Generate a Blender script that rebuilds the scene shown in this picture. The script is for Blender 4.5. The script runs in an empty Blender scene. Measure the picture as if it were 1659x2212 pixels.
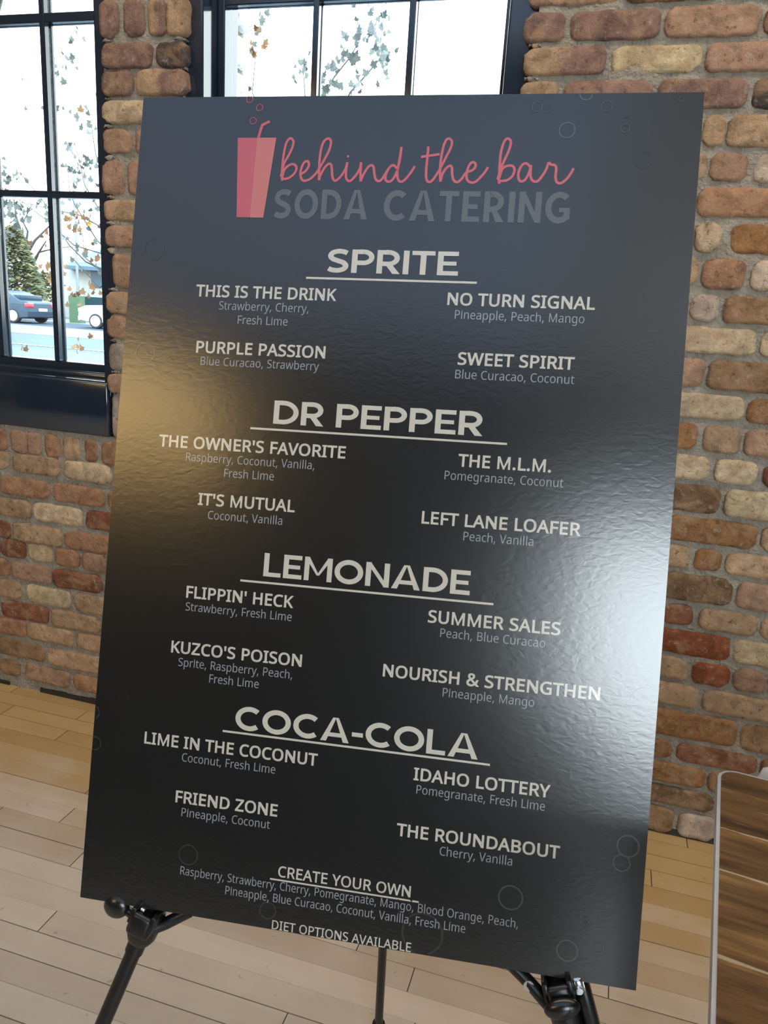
import bpy, bmesh, math, random
from mathutils import Vector, Matrix, noise
from mathutils.geometry import tessellate_polygon

scene = bpy.context.scene
COL = scene.collection
random.seed(11)

# ---------------------------------------------------------------- camera
FPX = 1656.62
cam_data = bpy.data.cameras.new('camera')
cam_data.sensor_fit = 'VERTICAL'
cam_data.sensor_height = 24.0
cam_data.lens = 24.0 * FPX / 2212.0
cam_data.clip_start = 0.02
cam_data.clip_end = 400
cam = bpy.data.objects.new('camera', cam_data)
COL.objects.link(cam)
CAM_R = ((0.956933, 0.283732, 0.061439), (0.129191, -0.22668, -0.965363), (-0.259977, 0.931726, -0.253573))
CAM_C = (0.0, -1.8047, 1.2201)
m4 = Matrix.Identity(4)
for i in range(3):
    m4[i][0] = CAM_R[0][i]; m4[i][1] = -CAM_R[1][i]; m4[i][2] = -CAM_R[2][i]; m4[i][3] = CAM_C[i]
cam.matrix_world = m4
scene.camera = cam

# ---------------------------------------------------------------- view
scene.view_settings.view_transform = 'Standard'
scene.view_settings.look = 'None'
scene.view_settings.gamma = 1.0
scene.view_settings.use_curve_mapping = False
scene.view_settings.exposure = 0.3
scene.cycles.max_bounces = 8
scene.cycles.diffuse_bounces = 4
scene.cycles.glossy_bounces = 3
scene.cycles.transmission_bounces = 4
scene.cycles.transparent_max_bounces = 12
scene.cycles.sample_clamp_indirect = 6.0

# ---------------------------------------------------------------- sky
world = bpy.data.worlds.new('overcast_sky')
scene.world = world
world.use_nodes = True
wnt = world.node_tree
bg = wnt.nodes['Background']
wtc = wnt.nodes.new('ShaderNodeTexCoord'); wsep = wnt.nodes.new('ShaderNodeSeparateXYZ'); wrp = wnt.nodes.new('ShaderNodeValToRGB')
wnt.links.new(wtc.outputs['Generated'], wsep.inputs[0]); wnt.links.new(wsep.outputs['Z'], wrp.inputs['Fac'])
wrp.color_ramp.elements[0].position = 0.30; wrp.color_ramp.elements[0].color = (0.42, 0.46, 0.47, 1)      # thin bright overcast, brighter overhead
wrp.color_ramp.elements[1].position = 0.62; wrp.color_ramp.elements[1].color = (0.62, 0.83, 1.0, 1)
wnt.links.new(wrp.outputs['Color'], bg.inputs['Color'])
bg.inputs['Strength'].default_value = 11.0

def light(name, kind, loc, energy, color, target=None, size=None, size_y=None, spread=None):
    d = bpy.data.lights.new(name, kind)
    d.energy = energy; d.color = color
    if kind == 'AREA':
        d.shape = 'RECTANGLE'; d.size = size; d.size_y = size_y or size
        if spread: d.spread = spread
    o = bpy.data.objects.new(name, d); COL.objects.link(o); o.location = loc
    if target is not None:
        o.rotation_euler = (Vector(target) - Vector(loc)).to_track_quat('-Z', 'Y').to_euler()
    return o

sun = light('sun', 'SUN', (-10, -20, 30), 0.8, (1.0, 0.95, 0.86), target=(-25, 12, 0))
sun.data.angle = 0.02
# daylight standing in the window opening of the wall behind the camera
light('daylight_window_3', 'AREA', (2.35, -6.05, 1.62), 92, (0.78, 0.91, 1.0), (2.35, 0, 1.62), 2.5, 1.75)
# skylight in the ceiling, and an unseen warm fill added to brighten the brick wall
light('skylight', 'AREA', (-1.3, -4.1, 3.56), 22, (0.22, 0.52, 1.0), (-1.3, -4.1, 0), 3.6, 3.0)
light('added_wall_fill', 'AREA', (0.0, -1.0, 3.35), 40, (1.0, 0.83, 0.64), (0.0, -0.2, 0), 5.0, 0.35)

# ---------------------------------------------------------------- helpers
def mat(name, color, rough=0.5, spec=0.5, metal=0.0, vary=0.06, scale=18.0, bump=0.0, bscale=None, coat=0.0):
    m = bpy.data.materials.new(name); m.use_nodes = True
    nt = m.node_tree; b = nt.nodes['Principled BSDF']
    b.inputs['Roughness'].default_value = rough
    b.inputs['Metallic'].default_value = metal
    b.inputs['Specular IOR Level'].default_value = spec
    if coat: b.inputs['Coat Weight'].default_value = coat
    tc = nt.nodes.new('ShaderNodeTexCoord')
    nz = nt.nodes.new('ShaderNodeTexNoise'); nz.inputs['Scale'].default_value = scale; nz.inputs['Detail'].default_value = 4
    nt.links.new(tc.outputs['Object'], nz.inputs['Vector'])
    rmp = nt.nodes.new('ShaderNodeValToRGB')
    c = Vector(color[:3])
    rmp.color_ramp.elements[0].color = (*(c * (1 - vary)), 1); rmp.color_ramp.elements[0].position = 0.3
    rmp.color_ramp.elements[1].color = (*(c * (1 + vary)), 1); rmp.color_ramp.elements[1].position = 0.7
    nt.links.new(nz.outputs['Fac'], rmp.inputs['Fac'])
    nt.links.new(rmp.outputs['Color'], b.inputs['Base Color'])
    if bump:
        n2 = nt.nodes.new('ShaderNodeTexNoise'); n2.inputs['Scale'].default_value = bscale or scale; n2.inputs['Detail'].default_value = 3
        nt.links.new(tc.outputs['Object'], n2.inputs['Vector'])
        bp = nt.nodes.new('ShaderNodeBump'); bp.inputs['Strength'].default_value = bump; bp.inputs['Distance'].default_value = 0.01
        nt.links.new(n2.outputs['Fac'], bp.inputs['Height']); nt.links.new(bp.outputs['Normal'], b.inputs['Normal'])
    return m

class MB:
    """collects verts and faces; build() links them as one mesh object"""
    def __init__(s): s.v = []; s.f = []; s.mi = []; s.c = []; s.sm = []
    def add(s, vs, fs, mi=0, col=None, smooth=False):
        o = len(s.v); s.v += [tuple(p) for p in vs]; s.c += [col or (1, 1, 1)] * len(vs)
        for f in fs: s.f.append(tuple(o + i for i in f)); s.mi.append(mi); s.sm.append(smooth)
    def box(s, a, b, mi=0, M=None):
        x0, y0, z0 = a; x1, y1, z1 = b
        vs = [Vector(p) for p in ((x0,y0,z0),(x1,y0,z0),(x1,y1,z0),(x0,y1,z0),(x0,y0,z1),(x1,y0,z1),(x1,y1,z1),(x0,y1,z1))]
        if M is not None: vs = [M @ p for p in vs]
        s.add(vs, [(0,3,2,1),(4,5,6,7),(0,1,5,4),(1,2,6,5),(2,3,7,6),(3,0,4,7)], mi)
    def rbox(s, a, b, r, mi=0, M=None, seg=2):
        bm = bmesh.new(); bmesh.ops.create_cube(bm, size=1.0)
        A, B = Vector(a), Vector(b)
        for v in bm.verts: v.co = Vector(((A[i] + B[i]) / 2 + v.co[i] * (B[i] - A[i])) for i in range(3))
        bmesh.ops.bevel(bm, geom=list(bm.edges), offset=r, segments=seg, affect='EDGES', profile=0.5)
        bm.verts.index_update()
        vs = [(M @ v.co if M is not None else v.co.copy()) for v in bm.verts]
        s.add(vs, [[v.index for v in f.verts] for f in bm.faces], mi, smooth=True); bm.free()
    def tube(s, pts, r, n=12, mi=0, caps=True):
        pts = [Vector(p) for p in pts]; rs = r if isinstance(r, (list, tuple)) else [r] * len(pts)
        d = (pts[1] - pts[0]).normalized(); up = Vector((0,0,1)) if abs(d.z) < 0.9 else Vector((1,0,0))
        u = d.cross(up).normalized(); o = len(s.v); vs = []; fs = []
        for i, p in enumerate(pts):
            if i == 0: t = pts[1] - p
            elif i == len(pts) - 1: t = p - pts[i-1]
            else: t = (pts[i+1] - p).normalized() + (p - pts[i-1]).normalized()
            t.normalize(); u = (u - t * u.dot(t)).normalized(); w = t.cross(u)
            for k in range(n):
                a = 2 * math.pi * k / n; vs.append(p + (u * math.cos(a) + w * math.sin(a)) * rs[i])
        for i in range(len(pts) - 1):
            for k in range(n):
                k2 = (k + 1) % n; fs.append((i*n+k, i*n+k2, (i+1)*n+k2, (i+1)*n+k))
        s.add(vs, fs, mi, smooth=True)
        if caps: s.add(vs[:n], [tuple(range(n))[::-1]], mi); s.add(vs[-n:], [tuple(range(n))], mi)
    def prism(s, poly, d, mi=0):
        """poly: list of 3D points (planar, convex or not); d: extrusion vector"""
        n = len(poly); d = Vector(d); P = [Vector(p) for p in poly]; Q = [p + d for p in P]
        tri = tessellate_polygon([P])
        s.add(P + Q, [tuple(t) for t in tri] + [tuple(n + i for i in t[::-1]) for t in tri] + [(i, (i+1) % n, n + (i+1) % n, n + i) for i in range(n)], mi)
    def build(s, name, mats, parent=None, loc=(0,0,0), colors=False, rot=None, recalc=True):
        me = bpy.data.meshes.new(name)
        L = Vector(loc)
        me.from_pydata([tuple(Vector(p) - L) for p in s.v], [], s.f)
        if not isinstance(mats, (list, tuple)): mats = [mats]
        for m in mats: me.materials.append(m)
        me.polygons.foreach_set('material_index', s.mi); me.polygons.foreach_set('use_smooth', s.sm)
        if colors:
            at = me.color_attributes.new('tint', 'FLOAT_COLOR', 'POINT')
            flat = []
            for c in s.c: flat += [c[0], c[1], c[2], 1]
            at.data.foreach_set('color', flat)
        me.validate(); me.update()
        if recalc:
            bm = bmesh.new(); bm.from_mesh(me); bmesh.ops.recalc_face_normals(bm, faces=bm.faces); bm.to_mesh(me); bm.free()
        o = bpy.data.objects.new(name, me); COL.objects.link(o); o.location = loc
        if parent is not None:
            o.parent = parent
        return o

def child(mb, name, mats, parent, **k):
    """mesh given in world coordinates, parented to an unrotated parent"""
    L = Vector(parent.location)
    if parent.parent: L = L + Vector(parent.parent.location)
    mb.v = [tuple(Vector(p) - L) for p in mb.v]
    return mb.build(name, mats, parent, **k)

def tag(o, label=None, cat=None, group=None, kind=None):
    if label: o['label'] = label
    if cat: o['category'] = cat
    if group: o['group'] = group
    if kind: o['kind'] = kind
    return o

def empty(name, loc, rot=None):
    o = bpy.data.objects.new(name, None); o.empty_display_size = 0.05; COL.objects.link(o); o.location = loc
    if rot: o.rotation_euler = rot
    return o

def bevel(o, w, seg=2):
    md = o.modifiers.new('bevel', 'BEVEL'); md.width = w; md.segments = seg; md.limit_method = 'ANGLE'; md.angle_limit = 0.6
    return o

def lin(c):
    return tuple((x / 255 / 12.92) if x / 255 <= 0.04045 else ((x / 255 + 0.055) / 1.055) ** 2.4 for x in c)

# ---------------------------------------------------------------- materials of the room
def brick_material():
    m = bpy.data.materials.new('old_brick'); m.use_nodes = True
    nt = m.node_tree; L = nt.links; b = nt.nodes['Principled BSDF']
    b.inputs['Roughness'].default_value = 0.9; b.inputs['Specular IOR Level'].default_value = 0.2
    at = nt.nodes.new('ShaderNodeAttribute'); at.attribute_name = 'tint'
    tc = nt.nodes.new('ShaderNodeTexCoord')
    def nz(scale, detail=5, rough=0.6, dist=0.0):
        n = nt.nodes.new('ShaderNodeTexNoise'); n.inputs['Scale'].default_value = scale; n.inputs['Detail'].default_value = detail
        n.inputs['Roughness'].default_value = rough; n.inputs['Distortion'].default_value = dist
        L.new(tc.outputs['Object'], n.inputs['Vector']); return n
    def ramp(src, p0, p1, v0=0.0, v1=1.0):
        r = nt.nodes.new('ShaderNodeMapRange'); r.inputs['From Min'].default_value = p0; r.inputs['From Max'].default_value = p1
        r.inputs['To Min'].default_value = v0; r.inputs['To Max'].default_value = v1; L.new(src, r.inputs['Value']); return r.outputs['Result']
    def mix(f, a, bb, mode='MIX'):
        x = nt.nodes.new('ShaderNodeMix'); x.data_type = 'RGBA'; x.blend_type = mode
        if isinstance(f, float): x.inputs['Factor'].default_value = f
        else: L.new(f, x.inputs['Factor'])
        for s_, v in ((6, a), (7, bb)):
            if isinstance(v, tuple): x.inputs[s_].default_value = (*v, 1)
            else: L.new(v, x.inputs[s_])
        return x.outputs[2]
    n1 = nz(26, 5, 0.6, 0.6); n2 = nz(70, 6, 0.7); n3 = nz(15, 3, 0.5, 1.2); n4 = nz(190, 3, 0.6)
    c = at.outputs['Color']
    shade = nt.nodes.new('ShaderNodeCombineColor')
    v = ramp(n1.outputs['Fac'], 0.3, 0.7, 0.58, 1.34)
    for i in range(3): L.new(v, shade.inputs[i])
    c = mix(1.0, c, shade.outputs['Color'], 'MULTIPLY')
    c = mix(ramp(n3.outputs['Fac'], 0.50, 0.66, 0.0, 0.6), c, (0.38, 0.24, 0.14))       # paler fired patches
    c = mix(ramp(n2.outputs['Fac'], 0.56, 0.70, 0.0, 0.7), c, (0.42, 0.36, 0.28))      # lime left on the face
    c = mix(ramp(n2.outputs['Fac'], 0.43, 0.33, 0.0, 0.7), c, (0.09, 0.05, 0.035))      # pits
    L.new(c, b.inputs['Base Color'])
    bp = nt.nodes.new('ShaderNodeBump'); bp.inputs['Strength'].default_value = 0.7; bp.inputs['Distance'].default_value = 0.009
    add = nt.nodes.new('ShaderNodeMath'); add.operation = 'ADD'
    L.new(n2.outputs['Fac'], add.inputs[0]); mul = nt.nodes.new('ShaderNodeMath'); mul.operation = 'MULTIPLY'; mul.inputs[1].default_value = 0.45
    L.new(n4.outputs['Fac'], mul.inputs[0]); L.new(mul.outputs[0], add.inputs[1])
    L.new(add.outputs[0], bp.inputs['Height']); L.new(bp.outputs['Normal'], b.inputs['Normal'])
    return m

def mortar_material():
    m = mat('lime_mortar', (0.30, 0.265, 0.215), 0.95, 0.15, vary=0.16, scale=40, bump=0.9, bscale=120)
    return m

def floor_material():
    m = bpy.data.materials.new('maple_strip_floor'); m.use_nodes = True
    nt = m.node_tree; L = nt.links; b = nt.nodes['Principled BSDF']
    tc = nt.nodes.new('ShaderNodeTexCoord')
    def math_(op, a, bb=None):
        n = nt.nodes.new('ShaderNodeMath'); n.operation = op
        for i, v in enumerate((a, bb)):
            if v is None: continue
            if isinstance(v, (int, float)): n.inputs[i].default_value = v
            else: L.new(v, n.inputs[i])
        return n.outputs[0]
    sep = nt.nodes.new('ShaderNodeSeparateXYZ'); L.new(tc.outputs['Object'], sep.inputs[0])
    W_ = 0.0572
    ry = math_('DIVIDE', math_('ADD', sep.outputs['Y'], 20.0), W_)
    row = math_('FLOOR', ry); fy = math_('FRACT', ry)
    wn = nt.nodes.new('ShaderNodeTexWhiteNoise'); wn.noise_dimensions = '1D'; L.new(row, wn.inputs['W'])
    off = math_('MULTIPLY', wn.outputs['Value'], 7.3)
    plen = math_('ADD', math_('MULTIPLY', wn.outputs['Value'], 0.35), 0.62)
    rx = math_('DIVIDE', math_('ADD', math_('ADD', sep.outputs['X'], 20.0), off), plen)
    col = math_('FLOOR', rx); fx = math_('FRACT', rx)
    w2 = nt.nodes.new('ShaderNodeTexWhiteNoise'); w2.noise_dimensions = '2D'
    cmb = nt.nodes.new('ShaderNodeCombineXYZ'); L.new(row, cmb.inputs[0]); L.new(col, cmb.inputs[1]); L.new(cmb.outputs[0], w2.inputs['Vector'])
    # seams: open, dark on some boards and tight on others
    ey = math_('MINIMUM', fy, math_('SUBTRACT', 1.0, fy))
    ex = math_('MULTIPLY', math_('MINIMUM', fx, math_('SUBTRACT', 1.0, fx)), plen)
    wn3 = nt.nodes.new('ShaderNodeTexWhiteNoise'); wn3.noise_dimensions = '1D'; L.new(math_('ADD', math_('FLOOR', math_('ADD', ry, 0.5)), 0.37), wn3.inputs['W'])
    gy = math_('ADD', math_('MULTIPLY', wn3.outputs['Value'], 0.014), 0.006)
    sy = math_('LESS_THAN', ey, gy)
    sx = math_('LESS_THAN', ex, 0.0011)
    seam = math_('MAXIMUM', math_('MULTIPLY', sy, math_('ADD', math_('MULTIPLY', wn3.outputs['Value'], 0.6), 0.32)), sx)
    # grain
    mp = nt.nodes.new('ShaderNodeMapping'); mp.inputs['Scale'].default_value = (5, 70, 1); L.new(tc.outputs['Object'], mp.inputs['Vector'])
    addv = nt.nodes.new('ShaderNodeVectorMath'); addv.operation = 'ADD'; L.new(mp.outputs[0], addv.inputs[0])
    sc = nt.nodes.new('ShaderNodeVectorMath'); sc.operation = 'SCALE'; sc.inputs['Scale'].default_value = 40; L.new(w2.outputs['Color'], sc.inputs[0]); L.new(sc.outputs[0], addv.inputs[1])
    gr = nt.nodes.new('ShaderNodeTexNoise'); gr.inputs['Scale'].default_value = 1.0; gr.inputs['Detail'].default_value = 6; L.new(addv.outputs[0], gr.inputs['Vector'])
    bl = nt.nodes.new('ShaderNodeTexNoise'); bl.inputs['Scale'].default_value = 9; bl.inputs['Detail'].default_value = 4; L.new(tc.outputs['Object'], bl.inputs['Vector'])
    rp = nt.nodes.new('ShaderNodeValToRGB'); cr = rp.color_ramp
    cr.elements[0].position = 0.0; cr.elements[0].color = (0.42, 0.265, 0.10, 1)
    cr.elements[1].position = 1.0; cr.elements[1].color = (0.62, 0.435, 0.195, 1)
    f = math_('ADD', math_('MULTIPLY', w2.outputs['Value'], 0.55), math_('ADD', math_('MULTIPLY', gr.outputs['Fac'], 0.45), math_('MULTIPLY', math_('SUBTRACT', bl.outputs['Fac'], 0.5), 0.5)))
    L.new(f, rp.inputs['Fac'])
    # pale daylight painted into the boards away from the wall, varied board by board
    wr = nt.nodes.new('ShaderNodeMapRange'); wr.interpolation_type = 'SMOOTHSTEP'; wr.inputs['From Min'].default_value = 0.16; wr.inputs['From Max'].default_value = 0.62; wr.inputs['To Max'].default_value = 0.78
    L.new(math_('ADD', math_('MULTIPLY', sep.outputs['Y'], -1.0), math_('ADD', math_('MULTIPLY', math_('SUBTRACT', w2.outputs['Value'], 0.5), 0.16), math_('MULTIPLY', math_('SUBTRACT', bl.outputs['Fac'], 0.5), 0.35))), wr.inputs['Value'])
    daylit = nt.nodes.new('ShaderNodeMix'); daylit.data_type = 'RGBA'; L.new(wr.outputs[0], daylit.inputs['Factor']); L.new(rp.outputs[0], daylit.inputs[6])
    pale = nt.nodes.new('ShaderNodeMix'); pale.data_type = 'RGBA'; L.new(f, pale.inputs['Factor']); pale.inputs[6].default_value = (0.44, 0.39, 0.34, 1); pale.inputs[7].default_value = (0.70, 0.655, 0.60, 1); L.new(pale.outputs[2], daylit.inputs[7])
    sp = nt.nodes.new('ShaderNodeTexNoise'); sp.inputs['Scale'].default_value = 55; sp.inputs['Detail'].default_value = 2; L.new(tc.outputs['Object'], sp.inputs['Vector'])
    mk = nt.nodes.new('ShaderNodeMapRange'); mk.inputs['From Min'].default_value = 0.70; mk.inputs['From Max'].default_value = 0.78; mk.inputs['To Max'].default_value = 0.45; L.new(sp.outputs['Fac'], mk.inputs['Value'])
    mx0 = nt.nodes.new('ShaderNodeMix'); mx0.data_type = 'RGBA'; L.new(mk.outputs[0], mx0.inputs['Factor']); L.new(daylit.outputs[2], mx0.inputs[6]); mx0.inputs[7].default_value = (0.16, 0.10, 0.06, 1)
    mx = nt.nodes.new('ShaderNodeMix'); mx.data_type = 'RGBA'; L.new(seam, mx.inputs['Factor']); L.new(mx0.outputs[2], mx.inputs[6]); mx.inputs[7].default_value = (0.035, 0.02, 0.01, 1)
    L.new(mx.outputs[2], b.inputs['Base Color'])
    b.inputs['Specular IOR Level'].default_value = 1.0; b.inputs['Coat Weight'].default_value = 0.6; b.inputs['Coat Roughness'].default_value = 0.5
    rr = nt.nodes.new('ShaderNodeMapRange'); rr.inputs['To Min'].default_value = 0.46; rr.inputs['To Max'].default_value = 0.60; L.new(bl.outputs['Fac'], rr.inputs['Value']); L.new(rr.outputs[0], b.inputs['Roughness'])
    bp = nt.nodes.new('ShaderNodeBump'); bp.inputs['Strength'].default_value = 0.5; bp.inputs['Distance'].default_value = 0.0015
    L.new(math_('SUBTRACT', math_('MULTIPLY', gr.outputs['Fac'], 0.2), seam), bp.inputs['Height']); L.new(bp.outputs['Normal'], b.inputs['Normal'])
    return m

def glass_material(tint=(0.97, 0.99, 0.985)):
    m = bpy.data.materials.new('window_glass'); m.use_nodes = True
    nt = m.node_tree; L = nt.links; nt.nodes.remove(nt.nodes['Principled BSDF'])
    out = nt.nodes['Material Output']
    tr = nt.nodes.new('ShaderNodeBsdfTransparent'); tr.inputs[0].default_value = (*tint, 1)
    gl = nt.nodes.new('ShaderNodeBsdfGlossy'); gl.inputs['Roughness'].default_value = 0.02
    fr = nt.nodes.new('ShaderNodeFresnel'); fr.inputs['IOR'].default_value = 1.45
    tcn = nt.nodes.new('ShaderNodeTexCoord'); nz = nt.nodes.new('ShaderNodeTexNoise'); nz.inputs['Scale'].default_value = 3
    L.new(tcn.outputs['Object'], nz.inputs['Vector'])
    bp = nt.nodes.new('ShaderNodeBump'); bp.inputs['Strength'].default_value = 0.02; L.new(nz.outputs['Fac'], bp.inputs['Height'])
    L.new(bp.outputs[0], gl.inputs['Normal'])
    mx = nt.nodes.new('ShaderNodeMixShader'); L.new(fr.outputs[0], mx.inputs[0]); L.new(tr.outputs[0], mx.inputs[1]); L.new(gl.outputs[0], mx.inputs[2])
    L.new(mx.outputs[0], out.inputs['Surface'])
    return m

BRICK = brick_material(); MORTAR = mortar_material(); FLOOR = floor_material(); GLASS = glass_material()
NAVY = mat('navy_frame_paint', (0.012, 0.021, 0.037), 0.11, 1.0, vary=0.1, scale=30)
PLASTER = mat('white_ceiling_paint', (0.72, 0.74, 0.76), 0.8, 0.3, vary=0.03, scale=3)
DARKWALL = mat('dark_panelling', (0.035, 0.028, 0.022), 0.6, 0.3, vary=0.25, scale=4)
WARMWALL = mat('grey_plaster', (0.16, 0.155, 0.15), 0.8, 0.3, vary=0.08, scale=3)

# ---------------------------------------------------------------- wall with the windows, brick by brick
PAL = {'m': (0.235, 0.140, 0.112), 'u': (0.29, 0.185, 0.13), 't': (0.40, 0.265, 0.16), 'c': (0.54, 0.41, 0.265), 'y': (0.50, 0.395, 0.24),
       'p': (0.37, 0.225, 0.15), 'r': (0.215, 0.085, 0.048), 'R': (0.23, 0.072, 0.03), 'o': (0.29, 0.145, 0.062), 'b': (0.27, 0.16, 0.085),
       'k': (0.085, 0.065, 0.055), 'd': (0.20, 0.12, 0.065), 'w': (0.50, 0.395, 0.31), 'q': (0.36, 0.195, 0.115), 's': (0.34, 0.18, 0.105), 'W': (0.34, 0.30, 0.25)}
KEYS = 'mttcpproobdswtsp'

def brick(mb, x0, x1, z0, z1, key, fine=True, front=-0.0032, seed=0.0):
    w, h = x1 - x0, z1 - z0
    nx = max(6, int(w / 0.009)) if fine else 3
    nz = 8 if fine else 3
    base = Vector(PAL[key if key != 'u' else 'm'])
    j = random.uniform(0.88, 1.14); base = base * j
    fr = front + random.uniform(-0.003, 0.003); tx = random.uniform(-0.05, 0.05); tz = random.uniform(-0.06, 0.06)
    cr = random.uniform(0.25, 0.55); sd = random.uniform(0, 50)
    cx, cz = (x0 + x1) / 2, (z0 + z1) / 2
    chip = random.choice([(1, 1), (-1, 1), (1, -1), (-1, -1)]); ck = random.uniform(0, 0.8) ** 2
    vs, cs = [], []
    for i in range(nx + 1):
        for k in range(nz + 1):
            s, t = 2 * i / nx - 1, 2 * k / nz - 1
            rr = 0.0035 + 0.004 * cr
            a = max(0.0, (abs(s) * w / 2 - (w / 2 - 0.014)) / 0.014); b = max(0.0, (abs(t) * h / 2 - (h / 2 - 0.013)) / 0.013)
            c = a * b
            if chip[0] * s > 0 and chip[1] * t > 0: c *= 1 + 1.6 * ck
            X = cx + s * w / 2 - math.copysign(rr * c, s); Z = cz + t * h / 2 - math.copysign(rr * c, t)
            p = Vector((X * 1.0, sd, Z))
            e = max(abs(s), abs(t))
            nvec = noise.noise_vector(p * 38) * 0.0028 * e + noise.noise_vector(p * 95) * 0.0012 * e
            X += nvec.x; Z += nvec.z
            ed = max(a, b)
            Y = fr + tx * s * 0.04 + tz * t * 0.03 + 0.0022 * ed ** 3 + noise.noise(p * 30) * 0.0022 + noise.noise(p * 85) * 0.0012
            vs.append((X, Y, Z))
            col = base
            if key == 'u':
                f = min(1, max(0, (s + 0.25 + 0.5 * noise.noise(p * 22)) / 0.25)); col = Vector(PAL['t']) * j * (1 - f) + base * f
            cs.append(tuple(col * (1 + 0.10 * noise.noise(p * 20))))
    fs = []
    for i in range(nx):
        for k in range(nz):
            o = i * (nz + 1) + k; fs.append((o, o + nz + 1, o + nz + 2, o + 1))
    ring = [i * (nz + 1) for i in range(nx + 1)] + [nx * (nz + 1) + k for k in range(1, nz + 1)] + [i * (nz + 1) + nz for i in range(nx - 1, -1, -1)] + [k for k in range(nz - 1, 0, -1)]
    n0 = len(vs)
    for r in ring: vs.append((vs[r][0], 0.03, vs[r][2])); cs.append(cs[r])
    for q in range(len(ring)):
        q2 = (q + 1) % len(ring); fs.append((ring[q2], ring[q], n0 + q, n0 + q2))
    o = len(mb.v); mb.v += vs; mb.c += cs
    for f in fs: mb.f.append(tuple(o + i for i in f)); mb.mi.append(0); mb.sm.append(True)

def fill_row(mb, z0, z1, a, b, given=(), fine=False):
    """lay the given bricks, then carry the course on to both ends"""
    given = sorted(given); gap = 0.011
    for x0, x1, k in given: brick(mb, x0, x1, z0, z1, k, True)
    lo = given[0][0] - gap if given else b
    hi = given[-1][1] + gap if given else None
    if not given: lo = b - random.uniform(0, 0.15)
    x = lo
    while x > a + 0.03:
        w = random.choice([0.185, 0.19, 0.2, 0.095, 0.19]); xx = max(a, x - w)
        if xx - a < 0.03: xx = a
        if x - xx > 0.02: brick(mb, xx, x, z0, z1, random.choice(KEYS), x > -2.0 and xx < 0.9 and z0 < 2)
        x = xx - gap
    if hi is None: return
    x = hi
    while x < b - 0.03:
        w = random.choice([0.185, 0.19, 0.2, 0.095, 0.19]); xx = min(b, x + w)
        if b - xx < 0.03: xx = b
        if xx - x > 0.02: brick(mb, x, xx, z0, z1, random.choice(KEYS), x > -2.0 and xx < 0.9 and z0 < 2)
        x = xx + gap

RIGHT_ROWS = [(1.781, 1.835, [(-0.266, -0.183, 'm'), (-0.172, 0.005, 'm'), (0.013, 0.188, 'p'), (0.196, 0.284, 'r')]), (1.718, 1.769, [(-0.261, -0.092, 'u'), (-0.082, 0.092, 'y'), (0.101, 0.28, 'p')]), (1.652, 1.706, [(-0.262, -0.182, 't'), (-0.171, 0.006, 'm'), (0.017, 0.187, 'm'), (0.197, 0.307, 'k')]), (1.582, 1.64, [(-0.084, 0.109, 't'), (0.116, 0.156, 't'), (0.161, 0.319, 't')]), (1.517, 1.57, [(0.018, 0.132, 't'), (0.139, 0.21, 'p'), (0.224, 0.332, 'w')]), (1.449, 1.505, [(0.009, 0.119, 'o'), (0.126, 0.294, 'q')]), (1.379, 1.437, [(0.038, 0.127, 't'), (0.132, 0.182, 'c'), (0.201, 0.339, 'o')]), (1.307, 1.367, [(0.048, 0.148, 't'), (0.157, 0.239, 'q'), (0.252, 0.335, 'w')]), (1.24, 1.295, [(0.058, 0.137, 'b'), (0.145, 0.2, 'w'), (0.21, 0.381, 'b')]), (1.174, 1.228, [(0.106, 0.284, 'c'), (0.294, 0.393, 'c')]), (1.1, 1.162, [(0.078, 0.193, 'p'), (0.201, 0.371, 'b')]), (1.035, 1.088, [(0.098, 0.283, 'c'), (0.291, 0.383, 'o')]), (0.964, 1.023, [(0.118, 0.2, 'o'), (0.211, 0.29, 't'), (0.297, 0.395, 'p')]), (0.899, 0.952, [(0.108, 0.235, 'c'), (0.249, 0.331, 'c'), (0.346, 0.433, 'r')]), (0.825, 0.887, [(0.128, 0.269, 'd'), (0.279, 0.419, 'y')]), (0.756, 0.813, [(0.168, 0.356, 'o'), (0.366, 0.467, 't')]), (0.692, 0.744, [(0.138, 0.226, 't'), (0.236, 0.294, 'o'), (0.303, 0.425, 't')]), (0.616, 0.68, [(0.179, 0.328, 'd'), (0.339, 0.474, 'p')]), (0.553, 0.604, [(0.189, 0.254, 'r'), (0.268, 0.392, 't'), (0.401, 0.486, 't')]), (0.482, 0.541, [(0.179, 0.346, 'R'), (0.351, 0.479, 'y')]), (0.416, 0.47, [(0.179, 0.266, 't'), (0.274, 0.356, 'R'), (0.365, 0.432, 'p'), (0.437, 0.528, 't')]), (0.349, 0.404, [(0.188, 0.297, 't'), (0.308, 0.503, 't')]), (0.268, 0.337, [(0.199, 0.395, 'o'), (0.402, 0.534, 'b')]), (0.207, 0.256, [(0.21, 0.26, 'o'), (0.27, 0.45, 'r'), (0.458, 0.547, 'r')]), (0.143, 0.195, [(0.198, 0.346, 'o'), (0.353, 0.52, 'b')]), (0.083, 0.131, [(0.217, 0.374, 'd'), (0.383, 0.531, 'd')]), (0.006, 0.071, [(0.216, 0.291, 'b'), (0.304, 0.389, 'w'), (0.399, 0.543, 'b')])]
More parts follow.
